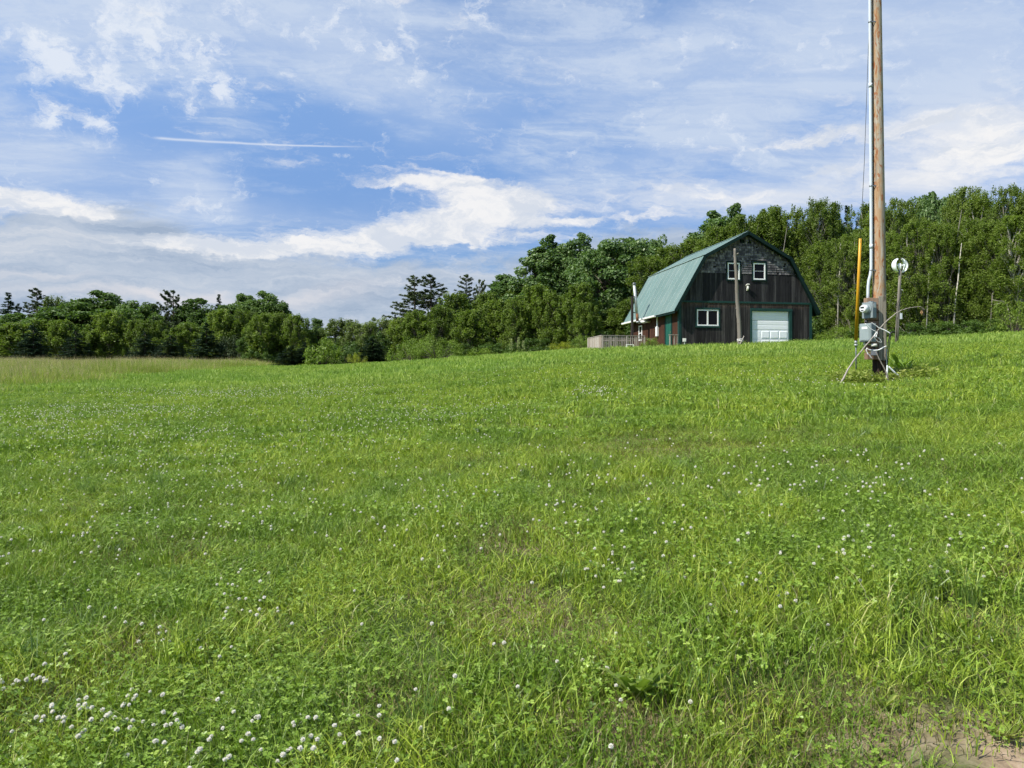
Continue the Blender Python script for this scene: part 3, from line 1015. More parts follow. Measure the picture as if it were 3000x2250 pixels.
# unmown tall grass, left
S_tall = [src('tall_tussock', [(blades(420, 1.0, 0.25, 0.80, 0.020, 0.35, lambda n: np.clip(rng.normal(.5, .25, n), 0, 1)), 0),
                               (blades(44, 1.0, 0.60, 1.05, 0.014, 0.25), 1)], [M['tall_grass'], M['seed_heads']]) for _ in range(3)]
pts, rot, scl, idx = [], [], [], []
P_ = grid_pts(24.0, 112.0, 0.95, 4.0)
pxs = 1500 + F * P_[:, 0] / P_[:, 1]
lim = np.interp(pxs, [-200, 0, 250, 400, 560, 700, 790, 860], [25.5, 28, 35, 42, 52, 62, 74, 130]) + 7 * (vnoise(P_[:, 0], P_[:, 1], 0.25, 2) - 0.5)
dd = np.interp(pxs, GP, GD)
kp = (P_[:, 1] > lim) & (rng.random(len(P_)) < np.clip((P_[:, 1] - lim) / 9 + 0.15, 0, 1)) & (P_[:, 1] < dd * 1.1) & (pxs < 850)
P_ = P_[kp]; lim = lim[kp]
edge = np.clip((P_[:, 1] - lim) / 8, 0.25, 1)
put(P_, rng.integers(0, 3, len(P_)), 1.0, edge * (0.70 + 0.85 * vnoise(P_[:, 0], P_[:, 1], 0.15, 4)))
tag(scatter_object('tall_grass', np.concatenate(pts), np.concatenate(rot), np.concatenate(scl), np.concatenate(idx), S_tall), kind='stuff')
#--TREES--
# ================================================================== barn
ZB = 3.95                       # level of the sill at the front left corner
barn = empty('barn', (BARN_O.x, BARN_O.y, ZB), math.atan2(BE.y, BE.x))
tag(barn, 'dark weathered gambrel barn with green metal roof and white garage door', 'barn')
LEN = 9.6
W = 9.25
RID = (W / 2, 11.51 - ZB)
KL, KR = (1.60, 9.88 - ZB), (W - 1.60, 9.88 - ZB)
EL_, ER = (-0.44, 6.31 - ZB), (W + 0.44, 6.31 - ZB)


def to_a(px, l=0.0):
    u = (px - 1500) / F
    # point on the front wall: x = X0 + e*a + d*l, y = Y0 + ...
    return (u * (BARN_O.y + BD.y * l) - BARN_O.x - BD.x * l) / (BE.x - BE.y * u)


def to_z(py, px):
    a = to_a(px)
    return EYE + (1125 - py) / F * (BARN_O.y + BE.y * a) - ZB


def roofline(a):
    xs = [EL_[0], KL[0], RID[0], KR[0], ER[0]]
    zs = [EL_[1], KL[1], RID[1], KR[1], ER[1]]
    return float(np.interp(a, xs, zs))


def rect(px0, py0, px1, py1):
    a0, a1 = to_a(px0), to_a(px1)
    pm = (px0 + px1) / 2
    return a0, a1, to_z(py1, pm), to_z(py0, pm)   # a0 a1 z0 z1


WIN_A = rect(2127, 766, 2170, 823)
WIN_B = rect(2202, 767, 2245, 824)
WIN_C = rect(2037, 903, 2108, 959)
GAR = rect(2198, 906, 2319, 1012)
GAR = (GAR[0], GAR[1], 0.0, GAR[3])
VENTS = [rect(2169.5, 701, 2180.5, 714), rect(2190, 701.5, 2201, 714.5)]
Z_BELT0, Z_BELT1 = to_z(888.5, 2150), to_z(884, 2150)
Z_SH = to_z(799.5, 2150)
holes = [WIN_A, WIN_B, WIN_C, GAR] + VENTS

# wall core behind the boards, with real openings: strips between openings
def core(mb, a0, a1, z0, z1, y0=0.03, y1=0.15):
    """wall strip over a0..a1 minus openings, as prisms between sorted edges"""
    xs = sorted(set([a0, a1, KL[0], KR[0], RID[0]] + [h[0] for h in holes] + [h[1] for h in holes]))
    xs = [x for x in xs if a0 <= x <= a1]
    for xa, xb in zip(xs[:-1], xs[1:]):
        if xb - xa < 1e-4: continue
        mid = (xa + xb) / 2
        hs = sorted([(h[2], h[3]) for h in holes if h[0] - 1e-6 <= mid <= h[1] + 1e-6])
        segs = []
        z = z0
        for h0, h1 in hs:
            if h0 > z: segs.append((z, h0, False))
            z = max(z, h1)
        segs.append((z, None, True))
        for sa, sb, top in segs:
            if top:
                ta, tb = roofline(xa) - 0.16, roofline(xb) - 0.16
                if min(ta, tb) <= sa: continue
                mb.prism_xz([(xa, sa), (xb, sa), (xb, tb), (xa, ta)], y0, y1)
            else:
                mb.prism_xz([(xa, sa), (xb, sa), (xb, sb), (xa, sb)], y0, y1)


mb = MB()
core(mb, 0.02, W - 0.02, -0.3, 9)
mb.box(W - 0.14, W - 0.02, 0.15, LEN - 0.02, -0.3, 2.75)          # right wall
mb.box(0.02, 0.14, 3.9, LEN - 0.02, -0.3, 2.65)                    # left wall behind the boards
mb.box(0.02, 0.14, 0.15, 1.30, -0.3, 2.65)
mb.box(0.02, 0.14, 2.30, 3.90, -0.3, 2.65)
mb.box(0.02, 0.14, 1.30, 2.30, 2.20, 2.65)
mb.prism_xz([(0.02, -0.3), (W - 0.02, -0.3), (W - 0.02, roofline(W - .02) - .16), (KR[0], KR[1] - .16), (RID[0], RID[1] - .16), (KL[0], KL[1] - .16), (0.02, roofline(.02) - .16)], LEN - 0.14, LEN - 0.02)
wall = mb.build('wall', M['weathered_boards'], barn)
mb = MB()
mb.box(0.2, W - 0.2, 0.2, LEN - 0.2, -0.05, 0.02)
mb.build('floor', M['dark_interior'], barn)
mb = MB()
mb.box(0.2, W - 0.2, 0.2, LEN - 0.2, 2.70, 2.74)
mb.build('loft_floor', M['dark_interior'], barn)

# vertical boards on the front, each its own piece
rb = random.Random(3)


def board_row(z0, zt, mat, seed, a_lo, a_hi, name='board'):
    r = random.Random(seed)
    edges = [a_lo]
    stops = sorted([h[0] for h in holes if h[2] < zt and h[3] > z0] + [h[1] for h in holes if h[2] < zt and h[3] > z0] + [a_hi])
    stops = [s_ for s_ in stops if a_lo < s_ <= a_hi]
    x = a_lo
    for st in stops:
        n = max(1, round((st - x) / 0.205))
        ws = [r.uniform(0.75, 1.25) for _ in range(n)]
        t = sum(ws)
        for w_ in ws:
            x += w_ / t * (st - edges[-1] if False else 0)
        base_ = edges[-1]
        acc = 0
        for w_ in ws:
            acc += w_
            edges.append(base_ + acc / t * (st - base_))
        x = st
    for xa, xb in zip(edges[:-1], edges[1:]):
        xa += 0.004; xb -= 0.004
        mid = (xa + xb) / 2
        hs = sorted([(h[2], h[3]) for h in holes if h[0] < mid < h[1] and h[2] < zt and h[3] > z0])
        z = z0 - r.uniform(0, 0.03) if z0 < 1 else z0
        spans = []
        for h0, h1 in hs:
            if h0 > z + 0.03: spans.append((z, h0))
            z = max(z, h1)
        if z < zt - 0.03: spans.append((z, zt))
        y0 = -0.022 - r.uniform(0, 0.010)
        for sa, sb in spans:
            ta, tb = min(sb, roofline(xa) - 0.13), min(sb, roofline(xb) - 0.13)
            if ta <= sa + 0.01 and tb <= sa + 0.01: continue
            ta, tb = max(ta, sa + 0.005), max(tb, sa + 0.005)
            p = MB()
            p.prism_xz([(xa, sa), (xb, sa), (xb, tb), (xa, ta)], y0, 0.028)
            p.build(name, mat, barn)


board_row(-0.25, Z_BELT0 - 0.002, M['weathered_boards_brown'], 1, 0.13, W - 0.13)
board_row(Z_BELT1 + 0.002, Z_SH, M['weathered_boards'], 2, 0.06, W - 0.06)

# shingled gable: hundreds of small shingles in courses, one part
mb = MB()
r = random.Random(5)
z = Z_SH - 0.03
row = 0
while z < RID[1] - 0.25:
    ex = 0.150
    x = 0.3 - r.uniform(0, 0.15)
    while x < W - 0.3:
        w_ = r.uniform(0.09, 0.21)
        xa, xb = x + 0.003, x + w_ - 0.003
        x += w_
        top = min(roofline(xa), roofline(xb)) - 0.14
        if top < z + 0.04: continue
        mid = (xa + xb) / 2
        skip = False
        for h in holes:
            if h[0] - 0.02 < mid < h[1] + 0.02 and h[2] - 0.02 < z + 0.07 < h[3] + 0.02: skip = True
        if skip or r.random() < 0.012: continue
        zt = min(z + ex + 0.05, top)
        zl = z - r.uniform(0, 0.016)
        d0 = -0.046 - r.uniform(0, 0.008); d1 = -0.010
        vs = [(xa, d0, zl), (xb, d0 - r.uniform(-.004, .004), zl + r.uniform(-.006, .006)), (xb, d1, zt), (xa, d1, zt), (xa, 0.028, zl), (xb, 0.028, zl), (xb, 0.028, zt), (xa, 0.028, zt)]
        mb.add(vs, [(0, 1, 2, 3), (0, 4, 5, 1), (0, 3, 7, 4), (1, 5, 6, 2), (2, 6, 7, 3)])
    z += ex
    row += 1
wood_mat('shingle_wood', (0.022, 0.021, 0.024), (0.062, 0.059, 0.064), (0.235, 0.22, 0.215), scale=3.0)
# tone of single shingles: short-scale noise across the wall
m = M['shingle_wood']
E.nt = m.node_tree
o_ = objco(); x_, y_, z_ = sep(o_)
rowi = E.m('FLOOR', (z_ - (Z_SH - 0.045)) * (1 / 0.150))
coli = E.m('FLOOR', x_ * (1 / 0.15) + rowi * 0.37)
wn_ = E.nt.nodes.new('ShaderNodeTexWhiteNoise'); wn_.noise_dimensions = '2D'
E.nt.links.new(vec(coli, rowi).s, wn_.inputs['Vector'])
vc = E(wn_.outputs['Value'])
gg = noise(vec(x_ * 24, y_ * 10, z_ * 4), 1.0, 5, 0.65)
cc = ramp(gg * 0.72 + vc * 0.28, [(0.28, (0.030, 0.029, 0.032)), (0.45, (0.078, 0.074, 0.079)), (0.60, (0.160, 0.152, 0.153)), (0.75, (0.34, 0.325, 0.31))])
for n_ in [n_ for n_ in E.nt.nodes if n_.type in ('OUTPUT_MATERIAL',)]: E.nt.nodes.remove(n_)
out(pbsdf(cc, 0.85, 0.12, bump=gg, bs=0.5, bd=0.006))
tag(mb.build('shingles', m, barn), kind='stuff')

# belt board, corner boards
mb = MB().box(0.0, W, -0.062, 0.028, Z_BELT0, Z_BELT1 + 0.02); mb.build('belt_trim', M['green_trim'], barn, bevel=0.006)
mb = MB().box(-0.045, 0.125, -0.055, 0.026, -0.3, Z_BELT0 - 0.003).box(-0.048, -0.012, 0.026, 0.16, -0.3, 2.55); mb.build('corner_trim', M['green_trim'], barn)
mb = MB().box(W - 0.125, W + 0.045, -0.055, 0.026, -0.3, Z_BELT0 - 0.003); mb.build('corner_trim', M['green_trim'], barn)


def window(hole, kind, parent=barn):
    a0, a1, z0, z1 = hole
    w = MB()
    t = 0.085
    w.box(a0 - 0.01, a1 + 0.01, -0.075, 0.028, z1 - t, z1 + 0.03).box(a0 - 0.01, a1 + 0.01, -0.075, 0.028, z0 - 0.02, z0 + t)
    w.box(a0, a0 + t, -0.068, 0.028, z0 + t, z1 - t).box(a1 - t, a1, -0.068, 0.028, z0 + t, z1 - t)
    win = w.build('window', M['dark_green_trim' if kind != 'slider' else 'green_trim'], parent, bevel=0.005)
    b0, b1, c0, c1 = a0 + t + .002, a1 - t - .002, z0 + t + .002, z1 - t - .002
    f = MB()
    ft = 0.085
    f.box(b0, b1, -0.052, 0.026, c1 - ft, c1).box(b0, b1, -0.058, 0.026, c0, c0 + ft)
    f.box(b0, b0 + ft, -0.050, 0.026, c0 + ft, c1 - ft).box(b1 - ft, b1, -0.050, 0.026, c0 + ft, c1 - ft)
    f.build('frame', M['white_vinyl'], win, bevel=0.004)
    g0, g1, h0, h1 = b0 + ft, b1 - ft, c0 + ft, c1 - ft
    if kind == 'slider':
        mx = (g0 + g1) / 2
        MB().box(mx - 0.045, mx + 0.045, -0.046, 0.026, h0, h1).build('mullion', M['white_vinyl'], win)
        MB().box(g0, mx - 0.045, -0.012, -0.004, h0, h1).build('pane', M['window_glass'], win)
        MB().box(mx + 0.045, g1, -0.020, -0.012, h0, h1).build('pane', M['window_glass'], win)
    else:
        mz = (h0 + h1) / 2 + 0.02
        MB().box(g0, g1, -0.036, 0.022, mz - 0.018, mz + 0.018).build('sash_rail', M['galvanised'], win)
        MB().box(g0, g1, -0.012, -0.004, h0, mz - 0.018).build('pane', M['window_glass'], win)
        MB().box(g0, g1, -0.020, -0.012, mz + 0.018, h1).build('pane', M['window_glass'], win)
    return win


window(WIN_A, 'sash'); window(WIN_B, 'sash'); window(WIN_C, 'slider')
for v in VENTS:
    vb = MB()
    n = 5
    vb.box(v[0], v[0] + .02, -0.04, 0.028, v[2], v[3]).box(v[1] - .02, v[1], -0.04, 0.028, v[2], v[3]).box(v[0], v[1], 0.10, 0.12, v[2], v[3])
    for i in range(n):
        zz = v[2] + (i + .5) / n * (v[3] - v[2])
        vb.obox(((v[0] + v[1]) / 2, 0.0, zz), (v[1] - v[0] - .04, 0.05, 0.008), Matrix.Rotation(-0.7, 3, 'X'))
    vb.build('gable_vent', M['dark_green_trim'], barn)

# garage door with its green casing
a0, a1, z0, z1 = GAR
t = 0.13
mb = MB().box(a0 - .02, a1 + .02, -0.09, 0.028, z1 - t, z1 + 0.04).box(a0, a0 + 0.10, -0.08, 0.028, -0.25, z1 - t).box(a1 - 0.18, a1, -0.08, 0.028, -0.25, z1 - t)
mb.box(a1 - 0.20, a1 - 0.178, -0.02, 0.13, -0.25, z1 - t)
mb.build('garage_door_trim', M['green_trim'], barn, bevel=0.006)
ga0, ga1, gz1 = a0 + 0.102, a1 - 0.202, z1 - t
gd = empty('garage_door', (0, 0, 0)); gd.parent = barn
nsec = 4
zb_ = -0.02
sh = (gz1 - zb_) / nsec
for k_ in range(nsec):
    s_ = MB()
    s0, s1 = zb_ + k_ * sh + 0.006, zb_ + (k_ + 1) * sh - 0.006
    s_.box(ga0, ga1, 0.062, 0.10, s0, s1)
    def raised(x0, x1, q0, q1, dep):
        e_ = 0.030
        vs = [(x0, 0.0615, q0), (x1, 0.0615, q0), (x1, 0.0615, q1), (x0, 0.0615, q1), (x0 + e_, 0.0615 - dep, q0 + e_), (x1 - e_, 0.0615 - dep, q0 + e_), (x1 - e_, 0.0615 - dep, q1 - e_), (x0 + e_, 0.0615 - dep, q1 - e_)]
        s_.add(vs, [(0, 1, 5, 4), (1, 2, 6, 5), (2, 3, 7, 6), (3, 0, 4, 7), (4, 5, 6, 7)])
    if k_ < 2:   # sections with stamped panels
        nc = 4
        cw = (ga1 - ga0 - 0.10) / nc
        for c_ in range(nc):
            raised(ga0 + 0.05 + c_ * cw + 0.035, ga0 + 0.05 + (c_ + 1) * cw - 0.035, s0 + 0.07, s1 - 0.07, 0.020 if c_ else 0.005)
    else:        # sections with long ribs
        hh = (s1 - s0) / 2
        for q_ in range(2):
            raised(ga0 + 0.02, ga1 - 0.02, s0 + q_ * hh + 0.015, s0 + (q_ + 1) * hh - 0.015, 0.006)
    s_.build('door_section', M['white_door_paint'], gd)
MB().box(ga0, ga1, 0.055, 0.10, zb_ - 0.25, zb_ + 0.004).build('threshold', M['black_rubber'], gd)

# roof: deck under separate metal panels
slopes = [(EL_, KL), (KL, RID), (RID, KR), (KR, ER)]
FR, BK = -0.36, LEN + 0.36
roof = MB()
TH = 0.11
poly = [EL_, KL, RID, KR, ER]
inner = []
for i, p in enumerate(poly):
    inner.append((p[0], p[1] - TH * (1.25 if 0 < i < 4 else 1.6)))
for i in range(4):
    roof.prism_xz([inner[i], inner[i + 1], poly[i + 1], poly[i]], FR + 0.03, BK - 0.03)
roof_o = roof.build('roof', M['dark_green_trim'], barn)
npan = 11
pw = (BK - FR) / npan
for si, (p, q_) in enumerate(slopes):
    p3, q3 = Vector((p[0], 0, p[1])), Vector((q_[0], 0, q_[1]))
    d_ = (q3 - p3); ln = d_.length; d_.normalize()
    nrm = Vector((-d_.z, 0, d_.x))
    if nrm.z < 0: nrm = -nrm
    prof = [(0.0, 0.018), (0.025, 0.018), (0.04, 0.006)]
    for c_ in (0.30, 0.60):
        u = c_ * pw / 0.94
        prof += [(u - 0.03, 0.006), (u - 0.012, 0.013), (u + 0.012, 0.013), (u + 0.03, 0.006)]
    prof += [(pw - 0.012, 0.006), (pw, 0.017)]
    lo_ext = 0.04 if si in (0,) else 0.0
    pan = MB()
    vs, fs = [], []
    s_lo, s_hi = (-0.05 if si == 0 else 0.0), ln + (0.05 if si == 3 else 0.0)
    for s_ in (s_lo, s_hi):
        for (v_, hgt_) in prof:
            pt = p3 + d_ * s_ + nrm * (0.004 + hgt_)
            vs.append((pt.x, v_, pt.z))
    n_ = len(prof)
    for i in range(n_ - 1): fs.append((i, i + 1, n_ + i + 1, n_ + i))
    pan.add(vs, fs)
    pme = pan.mesh('roof_panel', M['green_roof_metal'])
    for k_ in range(npan):
        link('roof_panel', pme, roof_o, (0, FR + k_ * pw, 0))
# ridge cap and flashing at the break of the left slope
cap = MB()
for sgn in (-1, 1):
    cap.add([(RID[0], FR, RID[1] + 0.055), (RID[0], BK, RID[1] + 0.055), (RID[0] + sgn * 0.17, BK, RID[1] - 0.045), (RID[0] + sgn * 0.17, FR, RID[1] - 0.045)], [(0, 1, 2, 3)])
cap.build('ridge_cap', M['green_roof_metal'], roof_o)
fl = MB()
r = random.Random(9)
yy = FR
while yy < BK - 0.05:
    l_ = min(r.uniform(0.8, 1.6), BK - yy)
    dz_ = r.uniform(-0.012, 0.012)
    fl.box(KL[0] - 0.07, KL[0] + 0.03, yy, yy + l_ - 0.01, KL[1] + 0.026 + dz_, KL[1] + 0.040 + dz_)
    yy += l_
fl.build('flashing', M['pale_flashing'], roof_o)
# rake boards on both gables
for yv, nm in ((FR - 0.028, 'rake_trim'), (BK - 0.03, 'rake_trim')):
    for (p, q_) in slopes:
        t_ = MB()
        d_ = Vector((q_[0] - p[0], q_[1] - p[1])).normalized()
        n2_ = Vector((-d_.y, d_.x))
        if n2_.y < 0: n2_ = -n2_
        A_, B_ = Vector(p), Vector(q_)
        up = 0.035
        pts_ = [A_ - n2_ * 0.17, B_ - n2_ * 0.17, B_ + n2_ * up, A_ + n2_ * up]
        t_.prism_xz([tuple(v) for v in pts_], yv, yv + 0.055)
        t_.build(nm, M['dark_green_trim'], roof_o)
# white gutter and fascia along the rear part of the left eave
g = MB()
gx_, gz_ = EL_[0], EL_[1]
g.prism_xz([(gx_ - 0.14, gz_ - 0.02), (gx_ - 0.13, gz_ - 0.13), (gx_ + 0.0, gz_ - 0.15), (gx_ - 0.0, gz_ - 0.05)], 3.05, BK + 0.12)
g.build('gutter', M['white_vinyl'], roof_o)

# left side: red-brown boards under the eave
mb = MB()
r = random.Random(11)
l_ = 0.17
while l_ < LEN - 0.03:
    w_ = min(r.uniform(0.15, 0.22), LEN - 0.02 - l_)
    b0, b1 = l_ + 0.004, l_ + w_ - 0.004
    l_ += w_
    zlo = -0.3
    if b1 > 1.22 and b0 < 2.40: zlo = 2.22
    xx = -0.016 - r.uniform(0, 0.008)
    mb.box(xx, 0.018, b0, b1, zlo, 2.55)
tag(mb.build('side_boards', M['red_brown_boards'], barn), kind='stuff')
dt = MB()
dt.box(-0.045, 0.02, 1.22, 1.33, -0.3, 2.2).box(-0.045, 0.02, 2.28, 2.39, -0.3, 2.2).box(-0.05, 0.02, 1.22, 2.39, 2.2, 2.31)
dt.build('door_trim', M['green_trim'], barn)
dr = MB().box(-0.01, 0.03, 1.332, 2.278, -0.25, 2.198)
for (u0, u1) in ((1.43, 1.75), (1.86, 2.18)):
    for (q0, q1) in ((0.1, 0.8), (1.0, 1.95)): dr.box(-0.018, -0.01, u0, u1, q0, q1)
door = dr.build('door', M['green_door_paint'], barn)
hd = MB().tube([(-0.01, 1.42, 0.92), (-0.075, 1.42, 0.92)], [0.02, 0.03], 8)
hd.build('handle', M['brass'], door)
hd = MB().tube([(-0.01, 1.42, 1.08), (-0.05, 1.42, 1.08)], [0.025, 0.025], 8)
hd.build('handle', M['brass'], door)
# narrow window on the side wall
sw = MB()
L0, L1 = 6.9, 7.6
sw.box(-0.06, 0.02, L0, L1, 0.85, 0.93).box(-0.06, 0.02, L0, L1, 1.87, 1.95).box(-0.06, 0.02, L0, L0 + .09, .93, 1.87).box(-0.06, 0.02, L1 - .09, L1, .93, 1.87).box(-0.05, 0.02, L0 + .09, L1 - .09, 1.37, 1.42)
wn = sw.build('window', M['white_vinyl'], barn)
MB().box(-0.03, -0.02, L0 + .09, L1 - .09, .93, 1.87).build('pane', M['window_glass'], wn)

# lamp bracket on the front
q0 = to_a(2188)
zc = to_z(843, 2188)
lm = MB()
lm.box(q0 - 0.05, q0 + 0.06, -0.06, -0.034, zc - 0.20, zc + 0.16)
lm.tube([(q0 - 0.10, -0.06, zc + 0.10), (q0 - 0.10, -0.12, zc + 0.17), (q0 - 0.02, -0.16, zc + 0.215), (q0 + 0.08, -0.18, zc + 0.20), (q0 + 0.12, -0.2, zc + 0.17)], [0.028, 0.032, 0.035, 0.032, 0.022], 8)
lm.tube([(q0 + 0.0, -0.08, zc + 0.10), (q0 + 0.02, -0.12, zc + 0.02), (q0 + 0.01, -0.12, zc - 0.10), (q0 + 0.0, -0.09, zc - 0.19)], [0.05, 0.075, 0.065, 0.03], 8)
lm.build('yard_lamp', M['bone_white'], barn)

# downspout box at the side
ds = MB().box(-0.10, -0.026, 3.70, 3.84, 1.15, 2.35).box(-0.16, -0.03, 3.60, 3.86, 0.95, 1.60)
tag(ds.build('electric_box', M['white_vinyl'], barn))


# ------------------------------------------------------------------ stove pipe and its post (stand clear of the eave)
def bl(a, l, z=0.0): return Vector((BARN_O.x, BARN_O.y, ZB)) + BE * a + BD * l + Vector((0, 0, z))


BR = math.atan2(BE.y, BE.x)
sp = empty('stove_chimney', bl(-1.0, 5.27, 0), BR)
tag(sp, 'tall galvanised stove pipe with rusty foot rising beside the green barn eave', 'stove pipe')
p0 = 6.02 - ZB
p_ = MB().tube([(0.0, 0, p0 + 0.55), (-0.17, 0.1, p0 + 2.62)], [0.10, 0.10], 14); p_.build('upper_pipe', M['galvanised'], sp)
p_ = MB().tube([(0.04, 0, p0 + 0.02), (0.0, 0, p0 + 0.56)], [0.104, 0.104], 14); p_.build('lower_pipe', M['rusty_pipe'], sp)
p_ = MB().tube([(0.06, 0, p0 - 0.06), (0.04, 0, p0 + 0.03)], [0.13, 0.12], 14).tube([(0.05, 0, p0 - 0.02), (0.22, 0, p0 - 0.02)], 0.105, 14); p_.build('elbow', M['galvanised'], sp)
p_ = MB().tube([(0.22, 0, p0 - 0.02), (0.98, 0, p0 + 0.02)], 0.09, 14); p_.build('horizontal_pipe', M['white_vinyl'], sp)
p_ = MB().tube([(-0.17, 0.1, p0 + 2.60), (-0.172, 0.1, p0 + 2.70)], [0.12, 0.14], 14).tube([(-0.172, 0.1, p0 + 2.72), (-0.173, 0.1, p0 + 2.78)], [0.16, 0.05], 14); p_.build('cap', M['steel_band'], sp)
po = MB().box(-0.075, 0.075, -0.06, 0.06, -0.2, p0 + 1.78).box(-0.075, 0.22, -0.05, -0.01, p0 + 0.60, p0 + 0.66).box(-0.1, 0.20, -0.03, 0.03, p0 + 1.75, p0 + 1.79)
pst = po.build('timber_stand', M['dark_post'], None, bl(-1.36, 5.25, 0)); pst.rotation_euler.z = BR
tag(pst, 'dark timber post carrying the stove pipe behind the deck', 'post')

# ------------------------------------------------------------------ deck with railings
deck = empty('deck', bl(0, 4.7, 0), BR)
tag(deck, 'low grey wooden deck with slatted railing at the left side of the barn', 'deck')
ZR = 5.0 - ZB
bd = MB()
for i in range(26): pass
for i in range(25):
    b_ = MB().box(-3.66, -0.03, 0.02 + i * 0.145, 0.155 + i * 0.145, 0.10, 0.14)
    b_.build('deck_board', M['grey_rail_wood'], deck)
fr = MB().box(-3.66, -0.05, 0.03, 3.6, -0.30, 0.098); fr.build('deck_frame', M['plank_grey'], deck)
r = random.Random(21)
# near run
MB().box(-3.76, -0.62, -0.075, 0.055, ZR - 0.035, ZR).build('top_rail', M['grey_rail_wood'], deck)
MB().box(-3.70, 0.0, -0.02, 0.02, ZR - 0.28, ZR - 0.20).build('rail', M['brown_rail_wood'], deck)
MB().box(-3.70, -0.05, -0.02, 0.02, 0.02, 0.095).build('rail', M['grey_rail_wood'], deck)
for x_p in (-3.70, -1.97, -0.66):
    MB().box(x_p - 0.05, x_p + 0.05, -0.065, 0.03, -0.55, ZR - 0.036).build('railing_post', M['grey_rail_wood'], deck)
x_p = -3.58
while x_p < -0.75:
    if min(abs(x_p - q_) for q_ in (-1.97, -0.66)) > 0.09:
        wide = r.random() < 0.12
        w_ = 0.075 if wide else 0.020
        MB().box(x_p - w_, x_p + w_, -0.052, -0.021, -0.35 - r.uniform(0, .1), ZR - 0.038).build('baluster', M[r.choice(['grey_rail_wood', 'grey_rail_wood', 'brown_rail_wood'])], deck)
    x_p += 0.135 + r.uniform(-0.02, 0.02)
# end run going back, closed with wide boards
MB().box(-3.79, -3.65, 0.06, 3.62, ZR - 0.034, ZR + 0.001).build('top_rail', M['grey_rail_wood'], deck)
MB().box(-3.73, -3.69, 0.06, 3.60, ZR - 0.28, ZR - 0.20).build('rail', M['grey_rail_wood'], deck)
for y_p in (1.85, 3.58): MB().box(-3.74, -3.66, y_p - .045, y_p + .045, -0.5, ZR - 0.036).build('railing_post', M['grey_rail_wood'], deck)
y_p = 0.12
while y_p < 3.55:
    MB().box(-3.765, -3.735, y_p, y_p + 0.135, -0.45, ZR - 0.037).build('board', M[r.choice(['grey_rail_wood', 'brown_rail_wood'])], deck)
    y_p += 0.162
# back run
MB().box(-3.7, -0.05, 3.56, 3.60, ZR - 0.2, ZR - 0.1).build('rail', M['grey_rail_wood'], deck)

# small railing at the door steps
st = empty('step_railing', bl(-0.50, -0.30, 0), BR)
tag(st, 'short grey railing of three posts beside the green side door', 'railing')
zt = to_z(981, 1985)
MB().box(-0.32, 0.30, -0.05, 0.05, zt - 0.04, zt).build('top_rail', M['grey_rail_wood'], st)
for x_p in (-0.25, 0.05, 0.24): MB().box(x_p - 0.035, x_p + 0.035, -0.035, 0.035, -0.35, zt - 0.041).build('railing_post', M['brown_rail_wood'], st)

# things round the barn
q = at(2005, 1010, 48.0)
ub = empty('utility_stake', (q.x, q.y, hz(q.x, q.y)))
tag(ub, 'small white box on a short stake at the front left barn corner', 'utility box')
zz = at(2005, 1000.5, 48).z - hz(q.x, q.y)
MB().box(-0.025, 0.025, -0.025, 0.025, -0.1, zz + .02).build('post', M['bone_white'], ub)
MB().box(-0.10, 0.10, -0.05, 0.05, zz - 0.02, zz + 0.20).box(-0.085, 0.085, -0.058, -0.05, zz + 0.0, zz + 0.13).build('box', M['bone_white'], ub)
q = bl(-0.25, 3.2)
cb_ = MB().box(-0.12, 0.12, -0.2, 0.2, -0.15, 0.22).build('concrete_block', M['concrete_block'], None, (q.x, q.y, hz(q.x, q.y)), bevel=0.01)
tag(cb_, 'grey concrete block standing at the foot of the side wall', 'block')
q = at(1845, 1012, 52.6)
wc = empty('garden_bench', (q.x, q.y, hz(q.x, q.y)))
zs = at(1845, 1009, 52.6).z - hz(q.x, q.y)
MB().box(-0.25, 0.25, -0.2, 0.2, zs - 0.03, zs).build('seat', M['white_vinyl'], wc)
for sx_ in (-1, 1):
    for sy_ in (-1, 1): MB().box(sx_ * .22 - .025, sx_ * .22 + .025, sy_ * .17 - .02, sy_ * .17 + .02, -0.05, zs - .031).build('leg', M['white_vinyl'], wc)
tag(wc, 'low white bench in the grass before the deck railing', 'bench')

# ================================================================== leaning log post before the barn
q = at(2169, 1031, 44.0)
base = Vector((q.x, q.y, hz(q.x, q.y)))
lp = empty('leaning_log', base)
tag(lp, 'bare grey leaning log standing upright in front of the barn', 'post')
ks = [(2171, 1040, 14), (2168, 1030, 14), (2167, 985, 13), (2164, 930, 12.5), (2160, 880, 11), (2157, 800, 9.5), (2154, 765, 9), (2152.5, 728, 8.5)]
pts_, rad_ = [], []
r = random.Random(4)
for i in range(len(ks) - 1):
    for s_ in range(5):
        t_ = s_ / 5
        a_, b_ = ks[i], ks[i + 1]
        p = at(a_[0] + (b_[0] - a_[0]) * t_, a_[1] + (b_[1] - a_[1]) * t_, 44.0) - base
        pts_.append(p + Vector((r.uniform(-.008, .008), r.uniform(-.008, .008), 0)))
        rad_.append((a_[2] + (b_[2] - a_[2]) * t_) / 2 / F * 44 * r.uniform(0.95, 1.06))
pts_.append(at(2152, 728, 44) - base); rad_.append(0.06)
pts_[0] = pts_[0] - Vector((0, 0, 0.3))
MB().tube(pts_, rad_, 12).build('trunk', M['grey_bark'], lp)
kn = MB()
for (px, py, dx_, dy_) in [(2157, 812, 4, 3), (2161, 905, -6, 2), (2157, 746, 6, 4), (2154, 772, -5, 3), (2165, 945, 6, 5)]:
    p = at(px, py, 44) - base
    kn.tube([p, p + Vector((dx_ / F * 44, -0.05, dy_ / F * 44))], [0.05, 0.025], 6)
kn.build('branch_stub', M['grey_bark'], lp)
w_ = MB()
